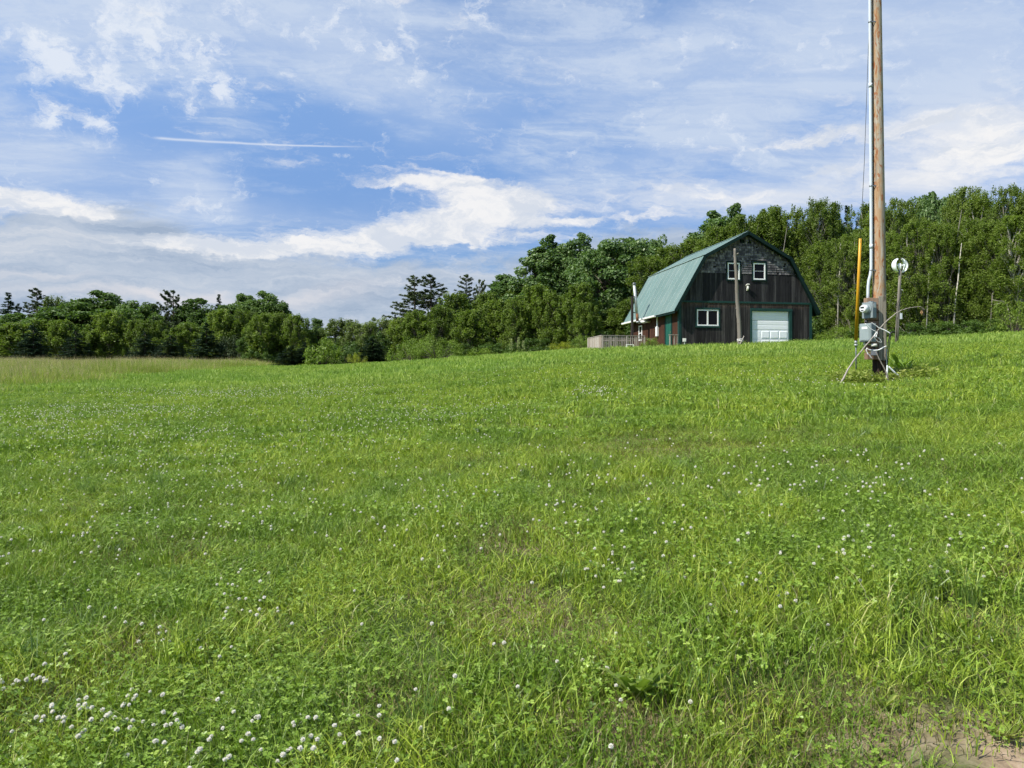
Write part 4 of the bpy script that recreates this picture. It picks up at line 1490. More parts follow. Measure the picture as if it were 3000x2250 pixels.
for k_ in range(5):
    zc_ = at(2168, 996, 44).z - base.z + (k_ - 2) * 0.03 + r.uniform(-.02, .02)
    ring = [Vector((pts_[4].x + math.cos(a) * 0.165, pts_[4].y + math.sin(a) * 0.165, zc_ + 0.02 * math.sin(a * 2 + k_))) for a in np.linspace(0, 2 * PI, 14)]
    w_.tube(ring, 0.014, 5)
w_.build('tie_cord', M['white_cord'], lp)
for i, (pa, pb, dd_, lab) in enumerate([((2161, 1022), (2180, 984), 43.6, 'thin pale stick tied slanting across the foot of the leaning log'),
                                  ((2161, 1026), (2162, 990), 43.7, 'thin stick propped against the left of the leaning log'),
                                  ((2186, 1027), (2180, 1004), 43.8, 'short forked stick right of the leaning log foot')]):
    A_, B_ = at(pa[0], pa[1], dd_), at(pb[0], pb[1], dd_)
    A_.z = hz(A_.x, A_.y) - 0.05
    tag(MB().tube([A_ - base, (A_ + B_) / 2 - base + Vector((.03, 0, .03)), B_ - base], [0.035, 0.03, 0.022], 6).build('stick', M['stick_wood'], None, base), lab, 'stick')

# ================================================================== utility pole
Yp = 17.0
pb = at(2577, 1105, Yp)
pb.z = hz(pb.x, pb.y)
pole = empty('utility_pole', pb)
tag(pole, 'tall round utility pole of grey and orange worn wood rising out of frame', 'utility pole')


def pc(px, py, Y=Yp): return at(px, py, Y) - pb


pp = []
rr = []
for t_ in np.linspace(0, 1, 40):
    py = 1120 + t_ * (-190 - 1120)
    pxx = float(np.interp(py, [-200, 0, 550, 850, 1105], [2566, 2568, 2573.5, 2576, 2577]))
    wv = float(np.interp(py, [-200, 0, 550, 850, 1105], [24.5, 27, 33.6, 36.5, 39]))
    pp.append(pc(pxx, py)); rr.append(wv / 2 / F * Yp)
MB().tube(pp, rr, 40).build('pole', M['utility_pole_wood'], pole)
# conduit riser
cpts = [(2548, -190), (2548.5, 0), (2551.5, 500), (2552.5, 700), (2552.5, 785), (2550, 805), (2545.5, 822), (2543.5, 840), (2543, 860), (2543, 892)]
Yc_ = Yp - 0.05
cp = [at(px, py, Yc_) - pb for px, py in cpts]
rc = 0.032
MB().tube(cp, rc, 16).build('conduit', M['pvc_grey'], pole)
for py in (65, 545, 792):
    px = float(np.interp(py, [-190, 0, 500, 785], [2548, 2548.5, 2551.5, 2552.5]))
    c0 = at(px, py, Yc_) - pb
    s_ = MB().tube([c0 - Vector((0, 0, .012)), c0 + Vector((0, 0, .012))], rc + 0.007, 16)
    s_.box(c0.x, c0.x + 0.11, c0.y - 0.038, c0.y - 0.028, c0.z - 0.012, c0.z + 0.012)
    s_.build('strap', M['steel_band'], pole)
for py in (250, 722):
    px = float(np.interp(py, [-190, 0, 500, 785], [2548, 2548.5, 2551.5, 2552.5]))
    c0 = at(px, py, Yc_) - pb
    MB().tube([c0 - Vector((0, 0, .045)), c0 + Vector((0, 0, .045))], rc + 0.006, 16).build('coupling', M['pvc_grey'], pole)
# ridge cleat line along the pole: a dark ground wire
gw = [at(float(np.interp(py, [-190, 0, 550, 850], [2555, 2555.5, 2558.5, 2560])), py, Yp - 0.06) - pb for py in range(-190, 860, 60)]
MB().tube(gw, 0.006, 5).build('ground_wire', M['black_rubber'], pole)

# timber backing: two tall grey planks on the right, short red planks stacked on the left
r = random.Random(8)
Yb = Yp - 0.17
pk = MB()
a_, b_ = at(2573.5, 868, Yb) - pb, at(2584.3, 1055, Yb) - pb
MB().box(a_.x, b_.x, a_.y - 0.02, a_.y + 0.02, b_.z, a_.z).build('plank', M['plank_grey'], pole, bevel=0.004)
a_, b_ = at(2584.6, 867, Yb) - pb, at(2595, 1056, Yb) - pb
MB().box(a_.x, b_.x, a_.y - 0.023, a_.y + 0.017, b_.z, a_.z).build('plank', M['plank_grey'], pole, bevel=0.004)
MB().box(b_.x - 0.035, b_.x, a_.y + 0.022, a_.y + 0.20, b_.z, a_.z).build('plank', M['plank_grey'], pole, bevel=0.004)
pz = 871
k_ = 0
while pz < 1050:
    h_ = r.uniform(22.3, 23.8)
    x0_ = 2538 if (k_ == 0 or pz > 1040) else 2540
    a_, b_ = at(x0_, pz + 1.6, Yb) - pb, at(2572.8, min(pz + h_ - 0.6, 1056), Yb) - pb
    yo = r.uniform(-0.008, 0.004)
    MB().box(a_.x, b_.x, a_.y - 0.016 + yo, a_.y + 0.13, b_.z, a_.z).build('plank', M['plank_red'], pole, bevel=0.004)
    pz += h_
    k_ += 1


def face_box(parent, name, px, py, w, d_, h_, ang, mat, Y, door=True):
    """electrical box whose front looks to the left and a little towards the road"""
    e = empty(name, at(px, py, Y), ang)
    if parent: e.parent = parent; e.location = e.location - pb
    MB().box(-w / 2, w / 2, -d_ / 2, d_ / 2, -h_ / 2, h_ / 2).build('casing', mat, e, bevel=0.008)
    return e


ANG = -math.radians(62)       # front (-y local) turned towards the left
mb1 = face_box(None, 'electric_meter', 2546.5, 909.5, 0.27, 0.13, 0.35, ANG, M['meter_grey'], Yp - 0.20)
tag(mb1, 'grey meter box with round glass meter mounted high on the utility pole', 'electric meter')
MB().tube([(0, -0.06, 0.03), (0, -0.09, 0.03)], [0.105, 0.105], 24).build('meter_ring', M['meter_grey_light'], mb1)
MB().tube([(0, -0.09, 0.03), (0, -0.19, 0.03), (0, -0.225, 0.03)], [0.085, 0.085, 0.07], 24).build('meter_glass', M['turbine_white'], mb1)
MB().box(-0.03, 0.03, -0.232, -0.2255, -0.02, 0.0).box(-0.045, 0.045, -0.230, -0.2255, 0.035, 0.07).build('meter_dial', M['black_rubber'], mb1)
MB().box(-0.045, 0.045, 0.0, 0.09, 0.16, 0.20).build('hub', M['meter_grey'], mb1)
MB().box(0.1355, 0.139, -0.03, 0.035, 0.05, 0.15).build('label_plate', M['paper_label'], mb1)
mb2 = face_box(None, 'breaker_box', 2542, 975, 0.30, 0.155, 0.405, ANG, M['meter_grey'], Yp - 0.21)
tag(mb2, 'grey breaker box with hinged front below the meter on the utility pole', 'electric box')
cv = MB().box(-0.14, 0.14, -0.090, -0.079, -0.185, 0.185).box(-0.11, 0.11, -0.100, -0.090, -0.165, 0.165)
cv.build('cover', M['meter_grey_light'], mb2, bevel=0.006)
MB().box(-0.07, 0.07, -0.1035, -0.1005, 0.08, 0.13).build('label_plate', M['paper_label'], mb2)
MB().tube([(-0.03, 0.0, 0.20), (-0.03, 0.0, 0.275)], 0.035, 12).build('nipple', M['black_rubber'], mb2)
MB().tube([(-0.07, 0, -0.2), (-0.07, 0, -0.27)], 0.03, 12).build('bushing', M['bone_white'], mb2)
mb3 = face_box(None, 'outlet_box', 2561, 1033, 0.13, 0.11, 0.13, -0.5, M['wire_steel'], Yp - 0.30)
tag(mb3, 'small dark outlet box under the breaker box near the pole foot', 'outlet box')
MB().tube([(0, 0, 0.13), (0, 0, 0.19)], 0.062, 14).build('cap', M['bone_white'], mb3)
MB().tube([(0, 0, 0.066), (0, 0, 0.13)], 0.030, 10).build('stem', M['black_rubber'], mb3)


def strand(name, pxs, Y, rad_px, mat, label, cat, n=6, wob=0.0, ground_first=False, ys=None, parts=None):
    P_ = []
    for i, (px, py) in enumerate(pxs):
        yy_ = (ys[i] if ys else Y)
        P_.append(at(px, py, yy_))
    if ground_first: P_[0].z = min(P_[0].z, hz(P_[0].x, P_[0].y) + 0.01)
    b0 = P_[0].copy()
    rads = rad_px if hasattr(rad_px, '__len__') else [rad_px] * len(P_)
    # resample so that it looks bent rather than jointed
    Q, R_ = [], []
    for i in range(len(P_) - 1):
        p0, p1, p2, p3 = P_[max(i - 1, 0)], P_[i], P_[i + 1], P_[min(i + 2, len(P_) - 1)]
        for s_ in range(4):
            t_ = s_ / 4
            Q.append(0.5 * ((2 * p1) + (p2 - p0) * t_ + (2 * p0 - 5 * p1 + 4 * p2 - p3) * t_ * t_ + (3 * p1 - p0 - 3 * p2 + p3) * t_ ** 3) + Vector([random.uniform(-wob, wob) for _ in range(3)]))
            R_.append((rads[i] + (rads[i + 1] - rads[i]) * t_) / 2 / F * Y)
    Q.append(P_[-1]); R_.append(rads[-1] / 2 / F * Y)
    o = MB().tube([q_ - b0 for q_ in Q], R_, n).build(name, M[mat], None, b0)
    return tag(o, label, cat)


br_ = strand('dead_bough', [(2459, 1133), (2478, 1095), (2510, 1045), (2545, 1002), (2569, 973), (2595, 943), (2623, 920), (2645, 908), (2667, 902), (2690, 899), (2702, 902), (2711, 908)], 16.6,
       [6.2, 5.2, 4.2, 3.8, 3.6, 3.4, 3.0, 2.6, 2.3, 2.1, 1.8, 1.2], 'stick_wood', 'long pale dead branch leaning across the utility pole foot', 'branch', wob=0.009, ground_first=True, ys=[15.9, 16.05, 16.25, 16.45, 16.6, 16.62, 16.64, 16.66, 16.68, 16.7, 16.7, 16.7])
lf = MB()
b0 = at(2700, 915, 16.7)
for k_ in range(4):
    a = k_ * 0.8
    lf.add([(0, 0, 0.05), (0.03 * math.cos(a), 0.03 * math.sin(a), 0), (0.005, 0.0, -0.06), (-0.03 * math.cos(a + .5), -0.03 * math.sin(a + .5), -0.01)], [(0, 1, 2, 3)])
tag(lf.build('dry_leaf', M['dry_leaf'], None, b0), 'curled dry leaf dangling from the tip of the dead branch', 'leaf')

K = 0.1808
def c2(x, y): return (2450 + x * K, 850 + y * K)
strand('string', [c2(470, 540), c2(540, 610), c2(620, 660), c2(665, 680)], 16.5, 2.0, 'white_cord', 'white cord hanging from the breaker box to the dead branch', 'cord', wob=.004)
strand('string', [c2(575, 530), c2(640, 570), c2(690, 610), c2(780, 650), c2(870, 700)], 16.55, [2.0, 2.2, 2.6, 4.2, 4.6], 'white_cord', 'thick white strap running right behind the dead branch', 'strap', wob=.002)
strand('string', [c2(490, 945), c2(545, 968), c2(620, 978), c2(700, 965), c2(760, 930), c2(812, 905)], 16.5, [3.4, 3.2, 3.4, 3.6, 3.4, 2.2], 'white_cord', 'white cord looped in an arc below the breaker box', 'cord', wob=.003)
strand('string', [c2(482, 960), c2(505, 1020), c2(545, 1060), c2(580, 1110)], 16.5, 3.0, 'white_cord', 'frayed white cord hanging from the left of the plank stack', 'cord', wob=.006)
strand('string', [c2(600, 745), c2(640, 800), c2(690, 840), c2(738, 842)], 16.45, 1.3, 'white_cord', 'tangled loop of thin white string under the branch knot', 'string', wob=.004)
strand('string', [c2(610, 740), c2(670, 765), c2(715, 800), c2(735, 840)], 16.47, 1.3, 'white_cord', 'second thin white string beside the tangled loop', 'string', wob=.004)
strand('string', [c2(640, 690), c2(625, 735), c2(645, 760), c2(665, 690), c2(640, 700)], 16.45, 2.8, 'white_cord', 'white knot tying the dead branch to the planks', 'knot', wob=.006)
strand('stick', [c2(860, 1440), c2(800, 1320), c2(735, 1190), c2(690, 1100), c2(642, 1000)], 16.3, [4.5, 4.0, 3.5, 3.2, 2.2], 'stick_wood', 'grey stick leaning up to the outlet box', 'stick', wob=.003, ground_first=True)
strand('white_pipe', [c2(820, 1480), c2(822, 1380), c2(826, 1290), c2(826, 1220)], 16.6, [5.5, 5.5, 5.5, 5.0], 'turbine_white', 'short upright white pipe right of the pole foot', 'pipe', ground_first=True)
strand('white_pipe', [c2(1055, 1392), c2(990, 1370), c2(920, 1310), c2(850, 1240)], 16.6, [4.5, 5.0, 5.2, 5.0], 'turbine_white', 'bent white pipe sloping down to the right of the pole', 'pipe')
strand('stick', [c2(908, 1535), c2(960, 1480), c2(1010, 1420), c2(1050, 1392)], 16.4, [2.4, 4.5, 4.0, 2.5], 'stick_wood', 'pale stick lying beyond the end of the bent white pipe', 'stick', ground_first=True)
strand('iron_rod', [c2(690, 1492), c2(800, 1460), c2(950, 1430), c2(1100, 1385)], 16.5, [2.6, 2.2, 2.2, 4.0], 'stick_dark', 'thin dark rod lying across the grass at the pole foot', 'rod')
strand('power_cable', [c2(822, 1210), c2(822, 1050), c2(840, 860), c2(865, 740), c2(900, 680), c2(960, 685)], 16.8, [3, 3, 3.2, 3.4, 4, 2], 'black_rubber', 'black cable hanging right of the planks to the white pipe', 'cable')
strand('power_cable', [c2(828, 1210), c2(845, 1040), c2(860, 880), c2(878, 760), c2(882, 690)], 16.85, 2.6, 'black_rubber', 'second black cable close behind the first one', 'cable')
strand('steel_conduit', [c2(818, 1220), c2(816, 1130), c2(818, 1060), c2(820, 960)], 16.75, 2.6, 'galvanised', 'thin grey conduit along the right plank edge', 'conduit')
st_ = MB()
vs = []
bm = bmesh.new()
bmesh.ops.create_icosphere(bm, subdivisions=2, radius=0.10)
for v_ in bm.verts: v_.co = Vector((v_.co.x * 1.1, v_.co.y * .8, v_.co.z * 0.9)) * (1 + random.uniform(-.16, .16))
me_ = bpy.data.meshes.new('stone'); bm.to_mesh(me_); bm.free(); me_.materials.append(M['concrete_block'])
q = at(2552, 1096, 16.9)
tag(link('stone', me_, None, (q.x, q.y, hz(q.x, q.y) + 0.09)), 'pale grey stone against the left of the utility pole foot', 'stone')

# ------------------------------------------------------------------ guy wire with yellow guard
g0 = at(2508, 1068, 18.6); g0.z = hz(g0.x, g0.y)
top = at(2552, -160, 17.1)
guy = empty('guy_wire', g0)
tag(guy, 'steel guy wire with tall yellow plastic guard left of the utility pole', 'guy wire')
pa = at(2507.5, 1003, 18.5); pt_ = at(2520.5, 699, 17.9)
MB().tube([Vector((0, 0, -.1)), (g0 * 0 + (pa - g0) * 0.5), pa - g0], [0.018, 0.016, 0.014], 8).build('anchor_rod', M['wire_steel'], guy)
MB().tube([pa - g0 - Vector((0, 0, 0.04)), pa - g0 + Vector((0, 0, .06))], [0.036, 0.03], 10).tube([pa - g0 - Vector((.0, 0, .08)), pa - g0 - Vector((0, 0, .05))], 0.045, 8).build('clamp', M['galvanised'], guy)
MB().tube([pa - g0 + Vector((0, 0, .05)), (pa + pt_) / 2 - g0, pt_ - g0], [0.040, 0.036, 0.030], 12).build('guard', M['yellow_plastic'], guy)
MB().tube([pt_ - g0 - Vector((0, 0, 0.1)), at(2532, 480, 17.5) - g0, at(2543, 170, 17.25) - g0, top - g0], 0.0065, 6).build('wire', M['wire_steel'], guy)

# ------------------------------------------------------------------ small wind turbine on its own pole
Yt = 33.0
q = at(2627, 995, Yt)
tb = Vector((q.x, q.y, hz(q.x, q.y)))
tp = empty('turbine_pole', tb)
tag(tp, 'weathered wooden pole carrying the small wind turbine right of the utility pole', 'pole')
def tc_(px, py): return at(px, py, Yt) - tb
MB().tube([tc_(2626.5, 1010), tc_(2629, 960), tc_(2632, 900), tc_(2635, 840), tc_(2637.5, 793)], [0.078, 0.075, 0.068, 0.060, 0.052], 12).build('pole', M['grey_bark'], tp)
a_ = tc_(2631.2, 935) ; b_ = tc_(2632.5, 918)
MB().box(b_.x + 0.03, b_.x + 0.11, -0.10 + b_.y, b_.y - 0.02, a_.z, b_.z).build('switch_box', M['pvc_grey'], tp)
MB().tube([tc_(2640, 850) + Vector((0, -.07, 0)), tc_(2636, 870) + Vector((0, -.09, 0)), tc_(2626, 890) + Vector((0, -.1, 0)), tc_(2624, 930) + Vector((0, -.09, 0)), tc_(2623, 990) + Vector((0, -.08, 0))], 0.011, 6).build('cable', M['black_rubber'], tp)
MB().tube([tc_(2636, 851), tc_(2642, 849), tc_(2644.5, 853)], [0.02, 0.03, 0.025], 6).build('bracket', M['bone_white'], tp)
tu_c = at(2636, 778, Yt)
tur = empty('wind_turbine', tu_c)
tag(tur, 'small white lantern wind turbine with curved crescent blades', 'wind turbine')
# crescent blades round an upright axis
R = 0.385


def crescent(phi, wide=0.115):
    v_, f_ = [], []
    n_ = 20
    for k_ in range(n_ + 1):
        th = -1.25 + 2.5 * k_ / n_
        wd = wide * max(0.0, math.cos(th)) ** 0.7 + 0.03
        for s_ in range(5):
            fr_ = s_ / 4
            rad = R - wd * fr_
            cup = 0.13 * math.sin(fr_ * PI * 0.5) * math.cos(th) ** 0.5
            x_, z_ = rad * math.cos(th), R * 0.84 * math.sin(th) * (1 - 0.12 * fr_)
            y_ = cup
            v_.append((x_ * math.cos(phi) - y_ * math.sin(phi), x_ * math.sin(phi) + y_ * math.cos(phi), z_))
    for k_ in range(n_):
        for s_ in range(4): f_.append((k_ * 5 + s_, k_ * 5 + s_ + 1, (k_ + 1) * 5 + s_ + 1, (k_ + 1) * 5 + s_))
    m_ = MB().add(v_, f_, 0, True)
    hub_ = Vector((0.04 * math.cos(phi), 0.04 * math.sin(phi), 0))
    tip = Vector(((R - .12) * math.cos(phi), (R - .12) * math.sin(phi), 0)) + Vector((-math.sin(phi), math.cos(phi), 0)) * 0.11
    m_.tube([hub_, tip], [0.020, 0.014], 6)
    o = m_.build('blade', M['turbine_white'], tur)
    sd = o.modifiers.new('thickness', 'SOLIDIFY'); sd.thickness = 0.010
    return o


for a_deg in (188, 5, -84): crescent(math.radians(a_deg))
MB().tube([(0, 0, -0.16), (0, 0, -0.08), (0, 0, 0.06), (0, 0, 0.10)], [0.05, 0.075, 0.07, 0.03], 14).build('hub', M['turbine_white'], tur)
MB().tube([(0.01, 0, -0.34), (0, 0, -0.15)], 0.03, 10).build('shaft', M['galvanised'], tur)
#--TREES2--
# ================================================================== trees
def rdir(n):
    return unit(rng.normal(0, 1, (n, 3)))


def clump_leaves(cen, rad, per, ln, wd, up=0.45, outw=0.6, rnd=0.55, shell=0.55, flat=1.0, droop=0.0, tone_mu=0.45, tone_sd=0.2, crown_c=None):
    """leaves over the outside of soft clumps; cen (K,3) rad (K,3)"""
    K_ = len(cen)
    per = np.asarray(per if hasattr(per, '__len__') else [per] * K_)
    ids = np.repeat(np.arange(K_), per)
    n = len(ids)
    d_ = rdir(n)
    rr_ = shell + (1.08 - shell) * rng.random(n) ** 0.8
    p = cen[ids] + d_ * rr_[:, None] * rad[ids]
    nr = d_ * outw + np.array([0, 0, up]) + rng.normal(0, rnd, (n, 3))
    tn = rdir(n) + np.array([0, 0, -droop])
    kt = rng.normal(0, 0.10, K_)
    tone = np.clip(rng.normal(tone_mu, tone_sd, n) + kt[ids], 0, 1)
    l_ = ln * (0.65 + 0.7 * rng.random(n))
    return leaves(p, nr, tn, l_, l_ * wd / ln, tone)


def limbs(starts, ends, r0, r1, sag=0.0):
    mb = MB()
    for s_, e_, a_, b_ in zip(starts, ends, r0, r1):
        s_, e_ = Vector(s_), Vector(e_)
        md = (s_ + e_) / 2 + Vector((0, 0, -sag * (e_ - s_).length))
        mb.tube([s_, md, e_], [a_, (a_ + b_) / 2, b_], 4, cap=False)
    return mb


def proto(crown_parts, crown_mats, trunk_mb, bark, name):
    v, f, t, mi = merge(crown_parts)
    cm = poly_mesh(name + '_crown', v, f, t, crown_mats, mi)
    tm = trunk_mb.mesh(name + '_trunk', bark)
    return dict(crown=cm, trunk=tm, h=float(v[:, 2].max()), w=float(np.percentile(v[:, 0], 98) - np.percentile(v[:, 0], 2)), d=float(np.percentile(v[:, 1], 98) - np.percentile(v[:, 1], 2)))


def birch(seed, Ht=10.0, Wr=1.9, zb=0.5, leaf='birch_leaves', stems=2, ln=0.125, n=190, per=115, bark='young_bark', sparse=1.0):
    global rng
    rng = np.random.default_rng(seed)
    r = random.Random(seed)
    tk = MB()
    paths = []
    for s_ in range(stems):
        lean = r.uniform(0.1, 0.5) if s_ else 0.1
        an = r.uniform(0, 2 * PI)
        bx, by = (0.25 * math.cos(an), 0.25 * math.sin(an)) if s_ else (0, 0)
        hh = Ht * (0.97 if s_ == 0 else r.uniform(0.65, 0.9))
        path = [Vector((bx + lean * math.cos(an) * 1.6 * t_ ** 1.3 + 0.08 * math.sin(5 * t_ + s_), by + lean * math.sin(an) * 1.6 * t_ ** 1.3 + 0.08 * math.cos(4 * t_ + s_), -0.2 + (hh + .2) * t_)) for t_ in np.linspace(0, 1, 9)]
        paths.append(path)
        tk.tube(path, [0.095 * (1 - t_) + 0.012 for t_ in np.linspace(0, 1, 9)], 7)
    cen, rad, sts, ens = [], [], [], []
    for i in range(n):
        pth = paths[r.randrange(len(paths))]
        t_ = zb / Ht + (1 - zb / Ht) * (r.random() ** 0.85)
        zc_ = t_ * Ht
        rel = (zc_ - zb) / (Ht - zb)
        env = Wr * (math.sin(min(0.97, 0.22 + rel * 0.74) * PI) ** 0.55) + 0.05
        a = r.uniform(0, 2 * PI)
        rd = env * math.sqrt(r.uniform(0.10, 1)) * r.uniform(0.75, 1.15)
        k_ = min(int(t_ * 8), 7)
        pc_ = pth[k_]
        c_ = Vector((pc_.x + rd * math.cos(a), pc_.y + rd * math.sin(a), min(zc_, Ht * 0.985)))
        cen.append(c_)
        s_ = r.uniform(0.22, 0.46) * (1 - 0.25 * rel)
        rad.append((s_, s_, s_ * 1.7))
        zst = max(0.2, c_.z - rd * 1.1 - 0.2)
        kk = min(int(zst / Ht * 8), 7)
        sts.append(pth[kk] + (pth[kk + 1] - pth[kk]) * min(1, max(0, zst / Ht * 8 - kk))); ens.append(c_)
    lm_ = limbs(sts, ens, [0.022] * n, [0.006] * n)
    off = len(tk.v)
    tk.add(lm_.v, lm_.f, 0, False)
    cp_ = clump_leaves(np.array([tuple(c_) for c_ in cen]), np.array(rad), int(per * sparse), ln, ln * 0.62, up=0.35, outw=0.55, rnd=0.6, shell=0.25, droop=0.5)
    # wispy leaders above the crown
    nl = 900
    ids = rng.integers(0, 7, nl)
    bx_ = rng.uniform(-Wr * .55, Wr * .55, 7); by_ = rng.uniform(-Wr * .55, Wr * .55, 7); tz_ = rng.uniform(Ht * 0.94, Ht * 1.06, 7) - np.hypot(bx_, by_) * 0.5
    tt = rng.random(nl)
    pos = np.stack([bx_[ids] * (0.85 + .15 * tt) + rng.normal(0, .10, nl) * (1.15 - tt), by_[ids] * (0.85 + .15 * tt) + rng.normal(0, .10, nl) * (1.15 - tt), tz_[ids] - (1 - tt) * 1.7], -1)
    wl = leaves(pos, rdir(nl) + [0, 0, .3], rdir(nl), ln * (0.6 + .6 * rng.random(nl)), ln * .6, np.clip(rng.normal(.6, .2, nl), 0, 1))
    return proto([(cp_, 0), (wl, 0)], [M[leaf]], tk, M[bark], 'birch')


def broad(seed, Ht=10.5, Wr=4.2, leaf='maple_leaves', ncl=150, per=130, ln=0.22, cl=(0.55, 1.05), zlow=0.12, lobes=5, up=0.55, trunk_r=0.28, narrow=1.0):
    global rng
    rng = np.random.default_rng(seed)
    r = random.Random(seed)
    tk = MB()
    tk.tube([(0, 0, -0.3), (0.05, 0, Ht * .2), (-0.05, 0.1, Ht * .45), (0.05, 0, Ht * .75)], [trunk_r, trunk_r * .8, trunk_r * .55, trunk_r * .2], 8)
    # crown: several overlapping domes
    dm = [(0.0, 0.0, Ht * 0.52, Wr * 0.80, Ht * 0.47)]
    for k_ in range(lobes):
        a = k_ * 2 * PI / lobes + r.uniform(-.4, .4)
        d_ = Wr * r.uniform(0.36, 0.55)
        dm.append((d_ * math.cos(a), d_ * math.sin(a), Ht * r.uniform(0.36, 0.62), Wr * r.uniform(0.38, 0.55), Ht * r.uniform(0.24, 0.36)))
    cen, rad, sts = [], [], []
    tries = 0
    while len(cen) < ncl and tries < 20000:
        tries += 1
        k_ = r.randrange(len(dm)) if r.random() > 0.35 else 0
        cx_, cy_, cz_, rx_2, rz_2 = dm[k_]
        v = Vector((r.gauss(0, 1), r.gauss(0, 1), r.gauss(0.25, 1))).normalized()
        q_ = r.uniform(0.72, 1.0)
        p = Vector((cx_ + v.x * rx_2 * q_, cy_ + v.y * rx_2 * q_, cz_ + v.z * rz_2 * q_))
        if p.z < Ht * zlow or p.z > Ht * 1.0: continue
        inside = any(((p.x - c_[0]) / c_[3]) ** 2 + ((p.y - c_[1]) / c_[3]) ** 2 + ((p.z - c_[2]) / c_[4]) ** 2 < 0.42 for c_ in dm)
        if inside and r.random() < 0.8: continue
        cen.append(p)
        s_ = r.uniform(*cl) * (1 - 0.35 * (p.z / Ht) ** 2)
        rad.append((s_, s_, s_ * 0.72))
        sts.append(Vector((0, 0, max(0.15, p.z / Ht - 0.28) * Ht)))
    lm_ = limbs(sts, cen, [0.06] * len(cen), [0.012] * len(cen))
    tk.add(lm_.v, lm_.f, 0, False)
    C_ = np.array([tuple(c_) for c_ in cen]); R_ = np.array(rad)
    a_ = clump_leaves(C_, R_, per, ln, ln * 0.85, up=up, outw=0.65, rnd=0.42, shell=0.70)
    b_ = clump_leaves(C_, R_ * 1.12, per // 5, ln * 1.0, ln * 0.8, up=0.2, outw=0.3, rnd=0.8, shell=0.85, tone_mu=0.75)
    return proto([(a_, 0), (b_, 0)], [M[leaf]], tk, M['tree_bark'], 'broadleaf')


def pine(seed, Ht=10.0, Wr=2.3, zb=0.28, levels=17, dens=1.0, updir=0.25):
    global rng
    rng = np.random.default_rng(seed)
    r = random.Random(seed)
    tk = MB()
    tk.tube([(0, 0, -0.3), (0.06, 0, Ht * .5), (0, 0, Ht * .99)], [0.16, 0.10, 0.02], 7)
    segs = []
    for l_ in range(levels):
        t_ = zb + (1 - zb) * l_ / (levels - 1)
        nb = r.randint(4, 6)
        for b_ in range(nb):
            a = r.uniform(0, 2 * PI)
            env = Wr * (1 - ((t_ - zb) / (1 - zb)) ** 1.6) ** 0.8 + 0.25
            ln_ = env * r.uniform(0.55, 1.1)
            z0_ = t_ * Ht + r.uniform(-.15, .15)
            rise = updir * ln_ * (0.4 + 1.6 * (t_ - zb)) + r.uniform(-.1, .2) * ln_
            e_ = Vector((ln_ * math.cos(a), ln_ * math.sin(a), z0_ + rise))
            s_ = Vector((0, 0, z0_))
            segs.append((s_, e_))
    for s_, e_ in segs:
        tk.tube([s_, (s_ + e_) / 2 + Vector((0, 0, -0.06)), e_], [0.035, 0.025, 0.010], 4, cap=False)
    # needle tufts along the outer part of every branch
    C_, Dd = [], []
    for s_, e_ in segs:
        L__ = (e_ - s_).length
        nt_ = max(3, int(L__ * 9 * dens))
        for k_ in range(nt_):
            q_ = 0.30 + 0.72 * r.random()
            side = (e_ - s_).cross(Vector((0, 0, 1))).normalized() * r.uniform(-1, 1) * 0.30 * L__ * (1.15 - q_) * 1.2
            p = s_ + (e_ - s_) * q_ + side + Vector((0, 0, r.uniform(-0.03, 0.10)))
            C_.append(tuple(p)); Dd.append(tuple((e_ - s_).normalized() + side * 0.8 + Vector((0, 0, 0.5))))
    C_ = np.array(C_); Dd = unit(np.array(Dd))
    per = 26
    ids = np.repeat(np.arange(len(C_)), per)
    n = len(ids)
    dr_ = unit(Dd[ids] + rng.normal(0, 0.75, (n, 3)))
    ln_ = rng.uniform(0.13, 0.24, n)
    v = leaves(C_[ids] + dr_ * ln_[:, None] * 0.5, rdir(n) + [0, 0, .5], dr_, ln_, 0.046, np.clip(rng.normal(.45, .22, n), 0, 1))
    return proto([(v, 0)], [M['pine_needles']], tk, M['tree_bark'], 'pine')


